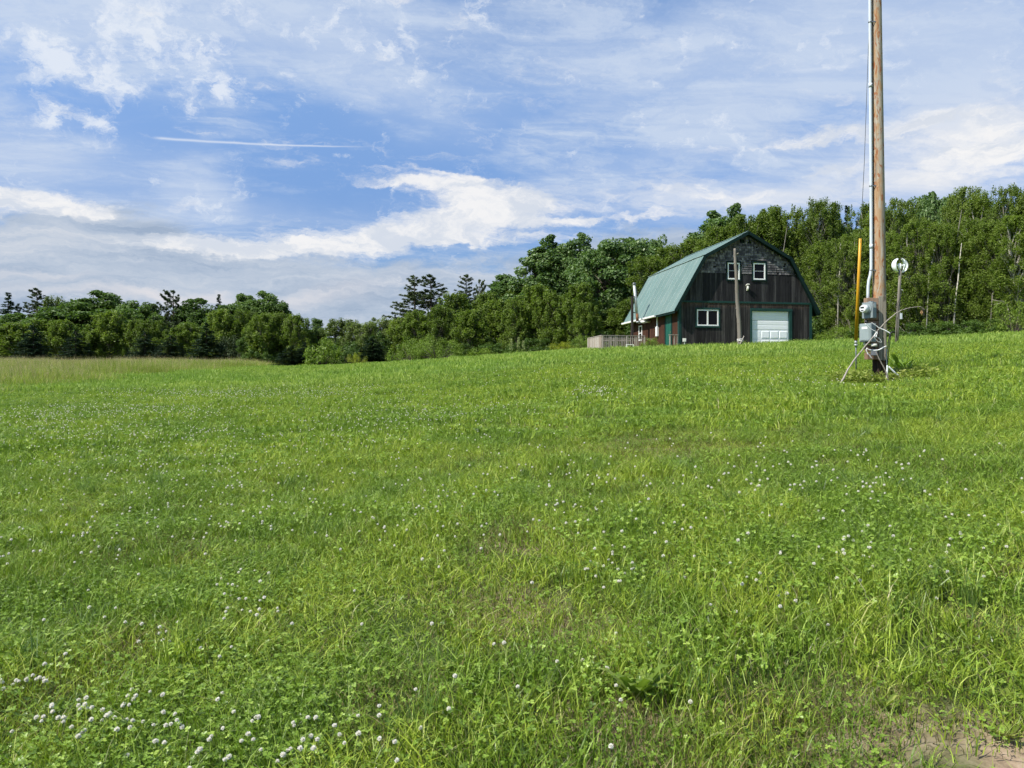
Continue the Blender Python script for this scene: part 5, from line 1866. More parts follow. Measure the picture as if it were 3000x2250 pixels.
def spruce(seed, Ht=8.0, Wr=1.7, levels=38, mat='spruce_needles', zb=0.04, power=0.9):
    global rng
    rng = np.random.default_rng(seed)
    r = random.Random(seed)
    tk = MB()
    tk.tube([(0, 0, -0.3), (0, 0, Ht * .5), (0, 0, Ht * .99)], [0.13, 0.07, 0.012], 7)
    C_, Dd, wts = [], [], []
    for l_ in range(levels):
        t_ = zb + (0.985 - zb) * l_ / (levels - 1)
        env = Wr * (1 - t_) ** power + 0.04
        nb = max(4, int(8 * (1 - t_ * 0.5)))
        for b_ in range(nb):
            a = r.uniform(0, 2 * PI)
            ln_ = env * r.uniform(0.72, 1.12)
            z0_ = t_ * Ht + r.uniform(-0.1, 0.1)
            e_ = Vector((ln_ * math.cos(a), ln_ * math.sin(a), z0_ - 0.22 * ln_ + 0.05))
            s_ = Vector((0, 0, z0_))
            if ln_ > 0.35: tk.tube([s_, (s_ + e_) / 2 + Vector((0, 0, -.05)), e_], [0.018, 0.014, 0.006], 3, cap=False)
            k2 = max(3, int(ln_ * 15))
            for k_ in range(k2):
                q_ = 0.12 + 0.90 * (k_ + r.random()) / k2
                sd = (e_ - s_).cross(Vector((0, 0, 1))).normalized() * r.uniform(-1, 1) * 0.26 * ln_ * (1.1 - q_)
                sagz = -0.10 * ln_ * math.sin(q_ * PI)
                p = s_ + (e_ - s_) * q_ + sd + Vector((0, 0, sagz + r.uniform(-.04, .04)))
                C_.append(tuple(p)); Dd.append(tuple((e_ - s_).normalized() + sd))
    C_ = np.array(C_); Dd = unit(np.array(Dd))
    per = 9
    ids = np.repeat(np.arange(len(C_)), per)
    n = len(ids)
    dr_ = unit(Dd[ids] + rng.normal(0, 0.6, (n, 3)) + [0, 0, -0.15])
    ln_ = rng.uniform(0.12, 0.24, n)
    v = leaves(C_[ids] + dr_ * ln_[:, None] * 0.4, rdir(n) * .6 + [0, 0, .8], dr_, ln_, 0.075, np.clip(rng.normal(.45, .2, n), 0, 1))
    return proto([(v, 0)], [M[mat]], tk, M['tree_bark'], 'spruce')


def shrub(seed, Ht=2.0, Wr=1.4, leaf='shrub_leaves', n=46, per=100, ln=0.085, bark='tree_bark', loose=1.0):
    global rng
    rng = np.random.default_rng(seed)
    r = random.Random(seed)
    cen, rad, sts = [], [], []
    for i in range(n):
        a = r.uniform(0, 2 * PI); q_ = math.sqrt(r.random())
        zz_ = Ht * (0.10 + 0.85 * r.random()) * math.sqrt(max(0.05, 1 - (q_ * 0.92) ** 2))
        cen.append(Vector((Wr * q_ * math.cos(a), Wr * q_ * math.sin(a), zz_)))
        s_ = r.uniform(0.20, 0.36) * Ht / 2
        rad.append((s_, s_, s_ * 1.1))
        sts.append(Vector((0.12 * math.cos(a), 0.12 * math.sin(a), -0.1)))
    tk = limbs(sts, cen, [0.022] * n, [0.005] * n, -0.1)
    c_ = clump_leaves(np.array([tuple(c) for c in cen]), np.array(rad) * loose, per, ln, ln * 0.6, up=0.5, outw=0.5, rnd=0.6, shell=0.2)
    return proto([(c_, 0)], [M[leaf]], tk, M[bark], 'shrub')


flat_mat('young_bark', (0.16, 0.15, 0.12), 0.8, 0.1, 0.0, 0.4)
PR = {
    'birch1': birch(101, 10, 1.75, 1.0), 'birch2': birch(102, 10, 1.5, 0.7, stems=3), 'birch3': birch(103, 10, 1.9, 1.4, stems=1),
    'tall1': birch(111, 11, 1.75, 1.2, stems=2, n=230), 'tall2': birch(112, 11, 1.5, 1.5, stems=2, n=190, bark='birch_bark'), 'tall3': birch(113, 11, 1.95, 1.2, stems=3, n=250),
    'wide1': birch(131, 6, 1.7, 0.1, stems=2, n=170, per=95, ln=0.16), 'wide2': birch(132, 6, 1.4, 0.1, stems=2, n=150, per=95, ln=0.16), 'wide3': birch(133, 6.5, 1.8, 0.1, stems=3, n=190, per=90, ln=0.16),
    'sap1': birch(121, 6, 1.25, 0.3, leaf='sapling_leaves', stems=2, n=100, per=85, ln=0.15), 'sap2': birch(122, 6, 1.45, 0.2, leaf='sapling_leaves', stems=3, n=110, per=75, ln=0.16),
    'maple1': broad(201), 'maple2': broad(202, 9.5, 4.6, lobes=6, ncl=170), 'poplar1': broad(203, 13.5, 2.7, ncl=150, cl=(0.5, 0.95), lobes=4, ln=0.22),
    'poplar2': broad(204, 13.0, 2.3, ncl=130, cl=(0.45, 0.9), lobes=3, ln=0.22),
    'dark1': broad(211, 10, 4.0, 'dark_leaves', ncl=150, per=120, ln=0.24), 'dark2': broad(212, 10, 3.2, 'dark_leaves', ncl=140, per=110, ln=0.24, lobes=4), 'dark3': broad(213, 11, 2.6, 'dark_leaves', ncl=110, per=110, ln=0.23, lobes=3),
    'round1': broad(221, 6, 2.2, 'birch_leaves', ncl=110, per=110, ln=0.17, cl=(0.35, 0.65), zlow=0.05, trunk_r=0.12),
    'pine1': pine(301), 'pine2': pine(302, 10, 2.0, 0.25), 'pine3': pine(303, 8, 2.4, 0.15, 11, 1.2, 0.55),
    'spruce1': spruce(401), 'spruce2': spruce(402, 8, 2.3, 34, power=0.8), 'spruce3': spruce(403, 8, 1.25, 40),
    'shrub1': shrub(501), 'shrub2': shrub(502, 2.0, 1.6, n=55), 'shrub3': shrub(503, 2, 1.3, 'yellow_leaves', 40, 90, 0.09),
    'under1': shrub(504, 2, 1.6, 'dark_leaves', 50, 90, 0.13), 'big1': shrub(505, 2, 1.3, 'shrub_leaves', 60, 42, 0.15, loose=1.1), 'rpine': shrub(506, 2, 1.5, 'pine_needles', 60, 110, 0.10),
}


def place(kind, x, y, ht, wd, name, label, cat, group=None, rot=None, lean=0.0):
    p = PR[kind]
    root = empty(name, (x, y, hz(x, y)), rot if rot is not None else random.uniform(0, 2 * PI))
    sx = wd / ((p['w'] + p['d']) / 2); sz = ht / p['h']
    for nm, me_ in (('trunk' if 'shrub' not in p['trunk'].name else 'stems', p['trunk']), ('crown' if 'shrub' not in p['trunk'].name else 'foliage', p['crown'])):
        c_ = link(nm, me_, root)
        c_.scale = (sx, sx, sz)
        if lean: c_.rotation_euler = (0, lean, 0)
    return tag(root, label, cat, group)


def tree_px(kind, px, top, wpx, Y, name, label, cat='tree', group=None, **k_):
    x = (px - 1500) / F * Y
    ht = EYE + (1125 - top) / F * Y - hz(x, Y)
    if kind[:5] == 'birch' and ht < 8.0: kind = {'1': 'wide1', '2': 'wide2', '3': 'wide3'}[kind[5]]; wpx *= 0.88
    return place(kind, x, Y, max(ht, 0.3), wpx / F * Y, name, label, cat, group, **k_)


random.seed(40)
LT = 'trees along the left edge of the meadow'
MT = 'trees between the meadow and the barn'
RT = 'birches crowded right of the barn'
T = [
    # kind, px, top, width, Y, name, label, group
    ('spruce1', 24, 856, 74, 112, 'spruce_tree', 'thin dark spruce with open pointed top at the far left edge', LT),
    ('spruce3', 52, 888, 44, 110, 'spruce_tree', 'short dark spruce tucked against the right of the leftmost spruce', LT),
    ('pine2', 108, 842, 84, 114, 'pine_tree', 'feathery tall pine, second treetop from the left edge', LT),
    ('sap1', 168, 864, 46, 114, 'ash_tree', 'loose thin treetop between the feathery pine and the great maple', LT),
    ('dark1', 235, 872, 190, 108, 'maple_tree', 'large dark round maple, left half of the big dome', LT),
    ('dark2', 300, 850, 160, 112, 'maple_tree', 'tallest dark maple dome in the left treeline', LT),
    ('dark1', 385, 876, 130, 108, 'maple_tree', 'lower rounded maple just right of the tallest dome', LT),
    ('dark3', 440, 884, 60, 112, 'maple_tree', 'narrow broadleaf tree left of the dark pine', LT),
    ('pine3', 508, 848, 100, 110, 'pine_tree', 'dark pine with raised arms above the left treeline', LT),
    ('dark2', 590, 871, 120, 112, 'oak_tree', 'round oak crown right of the dark pine', LT),
    ('spruce3', 641, 861, 40, 108, 'spruce_tree', 'slim pointed spruce beside the round oak crown', LT),
    ('dark3', 668, 888, 80, 104, 'oak_tree', 'dark oak right behind the slim pointed spruce', LT),
    ('dark3', 716, 857, 70, 106, 'oak_tree', 'small dark treetop left of the tallest oak', LT),
    ('dark2', 778, 851, 110, 100, 'oak_tree', 'tallest oak ending the left treeline on its right', LT),
    ('dark3', 825, 885, 60, 98, 'oak_tree', 'ragged oak sloping down at the right end of the treeline', LT),
    ('dark2', 60, 915, 110, 108, 'oak_tree', 'dark low oak below the two leftmost conifers', LT),
    ('birch1', 25, 940, 120, 97, 'birch_tree', 'light green spreading birch at the left picture edge', LT),
    ('spruce2', 98, 946, 80, 90, 'spruce_tree', 'dark spruce standing low between two light birches at left', LT),
    ('birch2', 135, 930, 90, 99, 'birch_tree', 'olive birch right of the low dark spruce', LT),
    ('birch3', 195, 934, 90, 98, 'birch_tree', 'round olive birch below the big maple dome', LT),
    ('spruce2', 222, 965, 76, 89, 'spruce_tree', 'dark low spruce in front of the big maple dome', LT),
    ('birch3', 333, 908, 110, 96, 'birch_tree', 'tall pale olive birch in front of the tallest dome', LT),
    ('birch2', 258, 966, 70, 94, 'birch_tree', 'small birch leaning on the left of the tall pale one', LT),
    ('birch1', 391, 930, 66, 95, 'birch_tree', 'feathery birch right of the tall pale olive birch', LT),
    ('birch2', 434, 932, 66, 94, 'birch_tree', 'middle birch of three alike in the left row', LT),
    ('birch3', 472, 936, 60, 94, 'birch_tree', 'light birch under the dark pine with raised arms', LT),
    ('spruce2', 425, 970, 80, 86, 'spruce_tree', 'bluish low spruce between the feathery birches', LT),
    ('spruce2', 500, 980, 84, 84, 'spruce_tree', 'dark bushy spruce below the dark pine', LT),
    ('birch1', 560, 942, 84, 92, 'birch_tree', 'yellowish birch below the round oak crown', LT),
    ('birch2', 520, 955, 60, 92, 'birch_tree', 'thin birch left of the yellowish birch', LT),
    ('spruce1', 605, 945, 76, 84, 'spruce_tree', 'blue green spruce in the shade of the slim birch', LT),
    ('birch3', 652, 902, 90, 90, 'birch_tree', 'tall grey green birch with pale twigs, left of the gap', LT),
    ('birch1', 716, 900, 90, 90, 'birch_tree', 'broad birch below the small dark treetop', LT),
    ('rpine', 682, 982, 84, 86, 'pine_shrub', 'round young pine at the end of the tall grass', None),
    ('birch2', 775, 912, 84, 84, 'birch_tree', 'pale leafy birch under the tallest oak', None),
    ('birch1', 824, 910, 74, 86, 'birch_tree', 'olive birch on the right flank of the tallest oak', None),
    ('dark3', 730, 975, 50, 84, 'alder_tree', 'short dark alder between young pine and pale birch', None),
    ('birch3', 879, 917, 80, 84, 'birch_tree', 'rounded birch hump right of the oaks', None),
    ('dark3', 928, 930, 40, 86, 'maple_tree', 'small maple head poking above the young growth', None),
    ('spruce2', 855, 1012, 80, 76, 'spruce_tree', 'low dark broad spruce at the lowest point of the meadow edge', None),
    ('spruce2', 893, 1002, 60, 76, 'spruce_tree', 'dark spruce leaning right of the low broad spruce', None),
    ('big1', 950, 978, 78, 74, 'hazel_bush', 'bright big-leaved bush before the young growth', None),
    ('sap1', 985, 930, 66, 84, 'young_birch', 'spiky sapling left of the middle of the gap', None),
    ('sap2', 1037, 936, 66, 82, 'young_birch', 'sapling in the middle of the low gap', None),
    ('sap1', 1085, 942, 60, 80, 'young_birch', 'sapling with pale tips right of the middle of the gap', None),
    ('shrub3', 1045, 1030, 44, 73, 'bush', 'small yellow bush low at the meadow edge', None),
    ('spruce2', 1092, 985, 80, 76, 'spruce_tree', 'blue green spruce right of the small yellow bush', None),
    ('sap2', 1126, 925, 70, 82, 'young_birch', 'taller sapling before the twin pines, on their left', None),
    ('spruce3', 1158, 922, 30, 80, 'spruce_tree', 'narrow dark spruce tip left of the twin pines', None),
    ('pine1', 1214, 803, 118, 98, 'pine_tree', 'left one of the twin white pines against the sky', MT),
    ('pine2', 1262, 802, 110, 97, 'pine_tree', 'right one of the twin white pines against the sky', MT),
    ('pine1', 1366, 800, 90, 97, 'pine_tree', 'single pine right of the twin pines', MT),
    ('pine3', 1404, 816, 60, 94, 'pine_tree', 'lighter pine touching the single pine on its right', MT),
    ('birch2', 1180, 925, 80, 80, 'birch_tree', 'olive birch below the left twin pine', MT),
    ('birch1', 1228, 905, 90, 78, 'birch_tree', 'birch filling the foot of the twin pines', MT),
    ('birch3', 1280, 888, 90, 76, 'birch_tree', 'bright olive birch right below the right twin pine', MT),
    ('birch2', 1333, 850, 80, 80, 'birch_tree', 'slender birch between the twin pines and the single pine', MT),
    ('birch1', 1415, 850, 90, 80, 'birch_tree', 'grey green birch right below the single pine', MT),
    ('birch3', 1385, 905, 100, 73, 'birch_tree', 'olive birch behind the bright bushes', MT),
    ('birch2', 1462, 870, 90, 74, 'birch_tree', 'broad olive birch right of the single pine', MT),
    ('birch1', 1512, 868, 84, 70, 'birch_tree', 'birch above the pale flower stalks, left', MT),
    ('birch2', 1566, 826, 100, 71, 'birch_tree', 'tall olive birch before the poplars', MT),
    ('birch3', 1628, 850, 96, 69, 'birch_tree', 'olive birch with a white stem below the tallest poplar', MT),
    ('birch1', 1690, 824, 100, 68, 'birch_tree', 'tall yellowish birch above the deck corner', MT),
    ('birch2', 1712, 880, 60, 65, 'birch_tree', 'short birch close behind the deck railing', MT),
    ('poplar2', 1492, 802, 110, 92, 'poplar_tree', 'lowest stepped poplar on the left shoulder', MT),
    ('poplar2', 1566, 728, 120, 88, 'poplar_tree', 'middle poplar, shorter than the two peaks', MT),
    ('poplar1', 1628, 686, 120, 87, 'poplar_tree', 'left peak of the tall poplar pair', MT),
    ('poplar1', 1690, 680, 110, 86, 'poplar_tree', 'right peak of the tall poplar pair', MT),
    ('maple1', 1790, 694, 190, 80, 'maple_tree', 'wide wind-tossed maple left of the barn roof', MT),
    ('maple2', 1868, 686, 200, 82, 'maple_tree', 'broad maple dome directly behind the stove pipe', MT),
    ('maple1', 1925, 690, 110, 84, 'maple_tree', 'right shoulder of the maple mass by the roof', MT),
    ('birch1', 1790, 900, 100, 68, 'birch_tree', 'dark olive birch behind the deck', MT),
    ('birch3', 1842, 870, 90, 67, 'birch_tree', 'olive birch behind the stove pipe post', MT),
    ('birch2', 1915, 745, 100, 72, 'birch_tree', 'olive birch rising behind the roof edge', MT),
    ('birch1', 1972, 712, 100, 74, 'birch_tree', 'birch top above the far end of the roof', MT),
    ('poplar1', 2084, 612, 150, 84, 'maple_tree', 'left peak of the pale green maples behind the roof', MT),
    ('poplar1', 2160, 596, 110, 84, 'maple_tree', 'right peak of the pale green maples behind the roof', MT),
    ('birch3', 2040, 690, 110, 74, 'birch_tree', 'yellow green birch left behind the barn ridge', RT),
    ('tall1', 2110, 660, 120, 70, 'birch_tree', 'yellow green birch right above the roof slope', RT),
    ('tall3', 2180, 632, 130, 69, 'birch_tree', 'yellow green birch straight behind the barn peak', RT),
    ('tall1', 2240, 614, 110, 68, 'birch_tree', 'birch rising right of the barn peak', RT),
    ('tall2', 2296, 597, 100, 68, 'birch_tree', 'tall birch midway between barn peak and right roof break', RT),
    ('tall3', 2352, 606, 100, 68, 'birch_tree', 'birch above the right roof break', RT),
    ('tall3', 2405, 580, 110, 66, 'birch_tree', 'tallest rounded birch left of the yellow guard', RT),
    ('tall1', 2440, 606, 80, 66, 'birch_tree', 'birch sloping down to the notch by the yellow guard', RT),
    ('spruce1', 2482, 601, 74, 72, 'spruce_tree', 'dark spruce tip in the notch behind the guy wire', RT),
    ('tall2', 2516, 592, 80, 62, 'birch_tree', 'slim birch behind the utility pole conduit', RT),
    ('tall1', 2575, 604, 110, 60, 'birch_tree', 'birch straight behind the utility pole', RT),
    ('tall3', 2634, 578, 110, 58, 'birch_tree', 'round topped birch behind the wind turbine', RT),
    ('maple1', 2705, 562, 120, 64, 'maple_tree', 'broadleaf tree with large pale leaves right of the turbine', RT),
    ('maple2', 2760, 552, 150, 62, 'maple_tree', 'highest broadleaf dome in the right wood', RT),
    ('tall3', 2822, 547, 100, 56, 'birch_tree', 'tall birch right of the highest broadleaf dome', RT),
    ('tall1', 2862, 556, 90, 54, 'birch_tree', 'birch with drooping crown in the right wood', RT),
    ('tall2', 2900, 576, 90, 53, 'birch_tree', 'lower birch before the notch at the right edge', RT),
    ('tall3', 2962, 538, 100, 50, 'birch_tree', 'highest birch at the right picture edge', RT),
    ('tall1', 3010, 556, 100, 49, 'birch_tree', 'birch cut by the right picture edge', RT),
    # front row on the right, closer to the field
    ('tall1', 2410, 700, 100, 60, 'birch_tree', 'shaded birch right behind the barn corner', RT),
    ('tall2', 2452, 690, 90, 57, 'birch_tree', 'shaded birch left of the yellow guard', RT),
    ('tall3', 2505, 680, 100, 55, 'birch_tree', 'shaded birch behind the yellow guard', RT),
    ('tall2', 2560, 700, 90, 54, 'birch_tree', 'shaded birch hidden half by the utility pole', RT),
    ('tall1', 2612, 672, 90, 53, 'birch_tree', 'shaded birch left of the turbine', RT),
    ('tall2', 2664, 660, 90, 51, 'birch_tree', 'birch with white stem right of the turbine', RT),
    ('tall3', 2716, 640, 100, 50, 'birch_tree', 'birch with leaning white stem above the dry leaf', RT),
    ('tall1', 2770, 650, 100, 49, 'birch_tree', 'olive birch between leaning stem and right edge', RT),
    ('tall2', 2824, 640, 90, 49, 'birch_tree', 'slender olive birch in the right wood front', RT),
    ('tall3', 2880, 650, 100, 48, 'birch_tree', 'front birch with forked white stem', RT),
    ('tall1', 2936, 640, 100, 47, 'birch_tree', 'front birch above the low bush', RT),
    ('tall2', 2990, 630, 100, 46, 'birch_tree', 'front birch at the right picture edge', RT),
    # bushes
    ('shrub1', 1200, 983, 100, 71, 'bush', 'grey green leafy bush, left of the two bright bushes', None),
    ('shrub2', 1284, 976, 112, 69, 'bush', 'bright green bush, right of the two bright bushes', None),
    ('shrub3', 1655, 998, 70, 62, 'bush', 'yellow green bush left of the deck corner', None),
    ('shrub1', 1700, 975, 50, 62, 'bush', 'taller green bush touching the deck corner', None),
    ('big1', 1412, 1015, 70, 68, 'bush', 'low leafy bush in the shade under the birches', None),
    ('shrub1', 1905, 986, 44, 52.0, 'bush', 'green weed bush growing through the deck railing', None),
    ('shrub1', 2968, 868, 110, 44.5, 'bush', 'light green bush low at the right picture edge', None),
    ('shrub2', 2470, 950, 110, 50, 'bush', 'low green bush right of the barn corner', None),
    ('under1', 2400, 962, 70, 52.5, 'bush', 'dark undergrowth bush against the right barn corner', None),
    ('under1', 2560, 950, 120, 49, 'bush', 'dark undergrowth bush behind the utility pole', None),
    ('under1', 2690, 945, 120, 48, 'bush', 'dark undergrowth bush right of the turbine pole', None),
    ('under1', 2790, 940, 120, 46.5, 'bush', 'dark undergrowth bush in the middle of the right wood', None),
    ('under1', 2880, 935, 110, 45.5, 'bush', 'dark undergrowth bush left of the light bush', None),
    ('under1', 1560, 990, 110, 67, 'bush', 'dark undergrowth below the tall olive birch', None),
    ('under1', 1745, 965, 110, 66, 'bush', 'dark undergrowth behind the deck end', None),
    ('under1', 1460, 1000, 110, 70, 'bush', 'dark undergrowth left of the pale flower stalks', None),
    ('under1', 1350, 1005, 90, 71, 'bush', 'dark undergrowth right of the bright green bush', None),
    ('under1', 760, 1010, 80, 83, 'bush', 'dark undergrowth below the pale leafy birch', None),
    ('under1', 1010, 1010, 100, 77, 'bush', 'dark undergrowth behind the small yellow bush', None),
]
for (k_, px, top_, wpx, Y, nm, lab, grp) in T:
    tree_px(k_, px, top_, wpx * (1.22 if k_[:4] in ('tall', 'birc', 'sap1', 'sap2', 'spru') else 1.2), Y, nm, lab, 'bush' if k_ in ('shrub1', 'shrub2', 'shrub3', 'under1', 'big1', 'rpine') else 'tree', grp)

# the wood goes on behind the front rows
r = random.Random(77)
BK_LAB = 'tree standing deeper in the wood, mostly hidden by the front row'
for i in range(74):
    px = -420 + i * 54 + r.uniform(-20, 20)
    d_ = float(np.interp(px, GP, GD))
    tp_ = float(np.interp(px, [-400, 0, 200, 330, 450, 600, 800, 860, 950, 1100, 1180, 1300, 1450, 1560, 1700, 1850, 2000, 2100, 2250, 2480, 2600, 2800, 3000, 3400],
                          [880, 915, 895, 885, 915, 905, 900, 950, 965, 965, 930, 890, 880, 790, 760, 760, 740, 670, 660, 650, 630, 610, 610, 600]))
    Y = d_ + (20 if px < 900 else 24) + r.uniform(0, 8)
    tree_px(r.choice(['dark1', 'dark2', 'birch3', 'dark3'] if px < 2350 else ['tall1', 'tall3', 'dark3', 'dark2']), px, tp_ + r.uniform(0, 28), 110 + r.uniform(-10, 30), Y, 'wood_tree', BK_LAB, 'tree', 'trees deeper in the wood')
for i in range(66):
    px = -420 + i * 60 + r.uniform(-20, 20)
    d_ = float(np.interp(px, GP, GD))
    Y = d_ + r.uniform(8, 14)
    x_ = (px - 1500) / F * Y
    if in_barn(np.array(x_), np.array(Y), 2.0): continue
    place('under1', x_, Y, r.uniform(2.2, 3.6), r.uniform(3.5, 5.5), 'undergrowth_bush', 'dark undergrowth bush deep between the trunks of the wood', 'bush', 'undergrowth between the trunks')
# trees beyond the edges of the picture, so that the wood does not stop there
for i in range(9):
    px = 3060 + i * 62
    tree_px(r.choice(['tall1', 'tall2', 'tall3']), px, 560 + r.uniform(-20, 40), 120, 46 - i * 0.7, 'birch_tree', 'birch of the right wood beyond the picture edge', 'tree', 'birches beyond the picture edge')
for i in range(7):
    px = -60 - i * 62
    tree_px(r.choice(['birch1', 'dark1', 'birch3', 'spruce1']), px, 900 + r.uniform(-25, 25), 120, 100, 'meadow_edge_tree', 'tree of the left treeline beyond the picture edge', 'tree', 'trees beyond the left picture edge')

# slanting pale stems that show in the right wood
for i, (xa, ya, xb, yb, Y, lab) in enumerate([
        (2799, 880, 2812, 760, 47.8, 'upright white birch stem in the middle of the right wood'),
        (2785, 815, 2808, 672, 48.5, 'white birch stem slanting right high in the right wood'),
        (2722, 800, 2740, 720, 49.0, 'short white stem right of the wind turbine'),
        (2908, 862, 2924, 822, 46.5, 'pale leaning stick low in the right wood'),
        (2985, 790, 2996, 745, 46.0, 'white stem close to the right picture edge'),
        (2456, 850, 2460, 800, 55.0, 'pale stem left of the yellow guard'),
        (2290, 760, 2302, 690, 64.0, 'white stem above the right roof break')]):
    A_, B_ = at(xa, ya, Y), at(xb, yb, Y)
    g_ = Vector((A_.x - (B_.x - A_.x) * 0.5, Y, 0)); g_.z = hz(g_.x, g_.y) - 0.2
    o = MB().tube([(0, 0, 0), A_ - g_, (A_ + B_) / 2 - g_ + Vector((.03, 0, 0)), B_ - g_, B_ - g_ + (B_ - A_) * 0.4], [0.050, 0.045, 0.040, 0.032, 0.012], 7).build('leaning_birch', M['young_bark' if i in (1, 3, 6) else 'birch_bark'], None, g_)
    tag(o, lab, 'tree')
# dead twigs at the right edge
tw = MB()
a_ = at(2950, 890, 45.5)
for (x1, y1) in ((2905, 878), (2912, 892), (2930, 880), (2975, 888)):
    e_ = at(x1, y1, 45.5) - a_
    tw.tube([(0, 0, 0), e_ * 0.5 + Vector((0, 0.05, .05)), e_], [0.03, 0.02, 0.01], 5)
e_ = Vector((0.4, 0, hz(a_.x, a_.y) - a_.z))
tw.tube([(0, 0, 0), e_], [0.03, 0.05], 5)
tag(tw.build('dead_twigs', M['stick_wood'], None, a_), 'bare grey twigs beside the light bush at the right edge', 'branch')

# ================================================================== weeds, stalks, tufts
rng = np.random.default_rng(900)


def stalk(px, top, bot, Y, label):
    x = (px - 1500) / F * Y
    z0_ = hz(x, Y); ht = EYE + (1125 - top) / F * Y - z0_
    root = empty('flower_stalk', (x, Y, z0_))
    MB().tube([(0, 0, -.05), (0.02, 0, ht * .5), (0, 0, ht * 0.97)], [0.03, 0.025, 0.015], 6).build('stem', M['weed_stem'], root)
    sp_ = MB()
    r_ = random.Random(int(px))
    for k_ in range(60):
        t_ = 0.35 + 0.65 * k_ / 60
        a = r_.uniform(0, 2 * PI); w_2 = 0.075 * (1.1 - t_) * 1.6 + 0.03
        c_ = Vector((w_2 * math.cos(a), w_2 * math.sin(a), t_ * ht))
        sp_.add([c_, c_ + Vector((.05 * math.cos(a), .05 * math.sin(a), .06)), c_ + Vector((0, 0, .12)), c_ + Vector((-.04 * math.sin(a), .04 * math.cos(a), .05))], [(0, 1, 2, 3)])
    sp_.build('seed_head', M['mullein_spike'], root)
    lv = MB()
    for k_ in range(9):
        a = k_ * 2.4; L__ = r_.uniform(.2, .4)
        c_, s_ = math.cos(a), math.sin(a)
        lv.add([(0, 0, .08 + k_ * .04), (c_ * L__ * .5 - s_ * .07, s_ * L__ * .5 + c_ * .07, .18 + k_ * .04), (c_ * L__, s_ * L__, .12 + k_ * .03), (c_ * L__ * .5 + s_ * .07, s_ * L__ * .5 - c_ * .07, .18 + k_ * .04)], [(0, 1, 2, 3)])
    lv.build('leaves', M['weed_leaves'], root)
    tag(root, label, 'plant', 'pale flower stalks at the meadow edge')


stalk(1498, 994, 1030, 62, 'pale flower stalk, leftmost of the three at the meadow edge')
stalk(1519, 990, 1030, 62, 'tallest pale flower stalk, in the middle of the three')
stalk(1533, 1000, 1030, 62, 'short pale flower stalk, rightmost of the three')


def tussock(px, py, n, h0, h1, w, mat, label, rad=0.10, lean=0.6, name='grass_tuft', group='tall tufts of grass in the meadow'):
    g_ = ground_at(px, py)
    v, f, t = blades(n, rad, h0, h1, w, lean, lambda k: np.clip(rng.normal(.55, .22, k), 0, 1), segs=4, droop=0.6)
    o = link(name, poly_mesh(name, v, f, t, M[mat]), None, (g_[0], g_[1], hz(*g_)))
    return tag(o, label, 'grass tuft', group)


tussock(2640, 1830, 90, 0.10, 0.26, 0.0075, 'tuft_blades', 'tall blue green grass tuft in the lower right of the meadow', 0.12, 0.5)
tussock(2600, 1980, 110, 0.08, 0.18, 0.008, 'grass_blades', 'spreading yellow green grass tuft below the blue green one', 0.16, 1.0)
tussock(2490, 1830, 60, 0.08, 0.17, 0.007, 'grass_blades', 'light grass tuft left of the blue green tuft', 0.10, 0.8)
tussock(2020, 2050, 80, 0.10, 0.22, 0.0065, 'tuft_blades', 'dark grass tuft right of the broad weed', 0.11, 0.45)
tussock(2060, 2240, 70, 0.08, 0.19, 0.007, 'grass_blades', 'fresh grass tuft at the lower picture edge', 0.12, 0.5)
tussock(1240, 2140, 80, 0.10, 0.22, 0.0055, 'tuft_blades', 'dark upright grass tuft in the lower middle', 0.10, 0.35)
tussock(850, 1700, 70, 0.12, 0.24, 0.006, 'tuft_blades', 'tall thin grass tuft left of the centre', 0.12, 0.35)
tussock(960, 1580, 90, 0.12, 0.26, 0.006, 'tuft_blades', 'dark long grass tuft just above the thin one', 0.18, 0.4)
tussock(560, 1900, 60, 0.15, 0.32, 0.0055, 'tuft_blades', 'highest thin grass stalks in the lower left', 0.10, 0.3)
tussock(1850, 1790, 80, 0.08, 0.2, 0.0055, 'tuft_blades', 'grass tuft right of the worn brown patch', 0.12, 0.6)
tussock(2950, 1900, 80, 0.10, 0.24, 0.0065, 'tuft_blades', 'dark grass tuft near the right picture edge', 0.16, 0.5)
tussock(2790, 1100, 26, 0.25, 0.55, 0.010, 'tuft_blades', 'single tall weed stems right of the utility pole', 0.25, 0.2)


def rosette(px, py, size, n, label, mat='weed_leaves', name='broadleaf_weed', up=0.45):
    g_ = ground_at(px, py)
    V, Fc, T_ = [], [], []
    b = 0
    for k_ in range(n):
        a = k_ * 2.399 + rng.uniform(-.3, .3)
        L__ = size * rng.uniform(0.5, 1.05); w_2 = L__ * rng.uniform(0.13, 0.20)
        rise = up * rng.uniform(0.5, 1.3)
        c_, s_ = math.cos(a), math.sin(a)
        tone = np.clip(rng.normal(.5, .25), 0, 1)
        prof = [(0.0, .15), (0.25, .75), (0.5, 1.0), (0.75, .8), (1.0, 0.05)]
        for t_, ww in prof:
            z_ = 0.02 + L__ * rise * math.sin(min(t_ * 1.35, 1.3)) - 0.25 * L__ * rise * t_ * t_ + 0.008 * math.sin(t_ * 20)
            x_, y_ = L__ * t_ * c_, L__ * t_ * s_
            for q_ in (-1, 0, 1):
                V.append((x_ - s_ * w_2 * ww * q_, y_ + c_ * w_2 * ww * q_, z_ + abs(q_) * w_2 * 0.15 * ww))
                T_.append(tone if q_ else min(1, tone + .25))
        for i in range(4):
            for q_ in range(2):
                o_ = b + i * 3 + q_
                Fc.append((o_, o_ + 1, o_ + 4, o_ + 3))
        b += 15
    o = link(name, poly_mesh(name, np.array(V), np.array(Fc), np.array(T_), M[mat], smooth_=True), None, (g_[0], g_[1], hz(*g_)))
    return tag(o, label, 'weed')


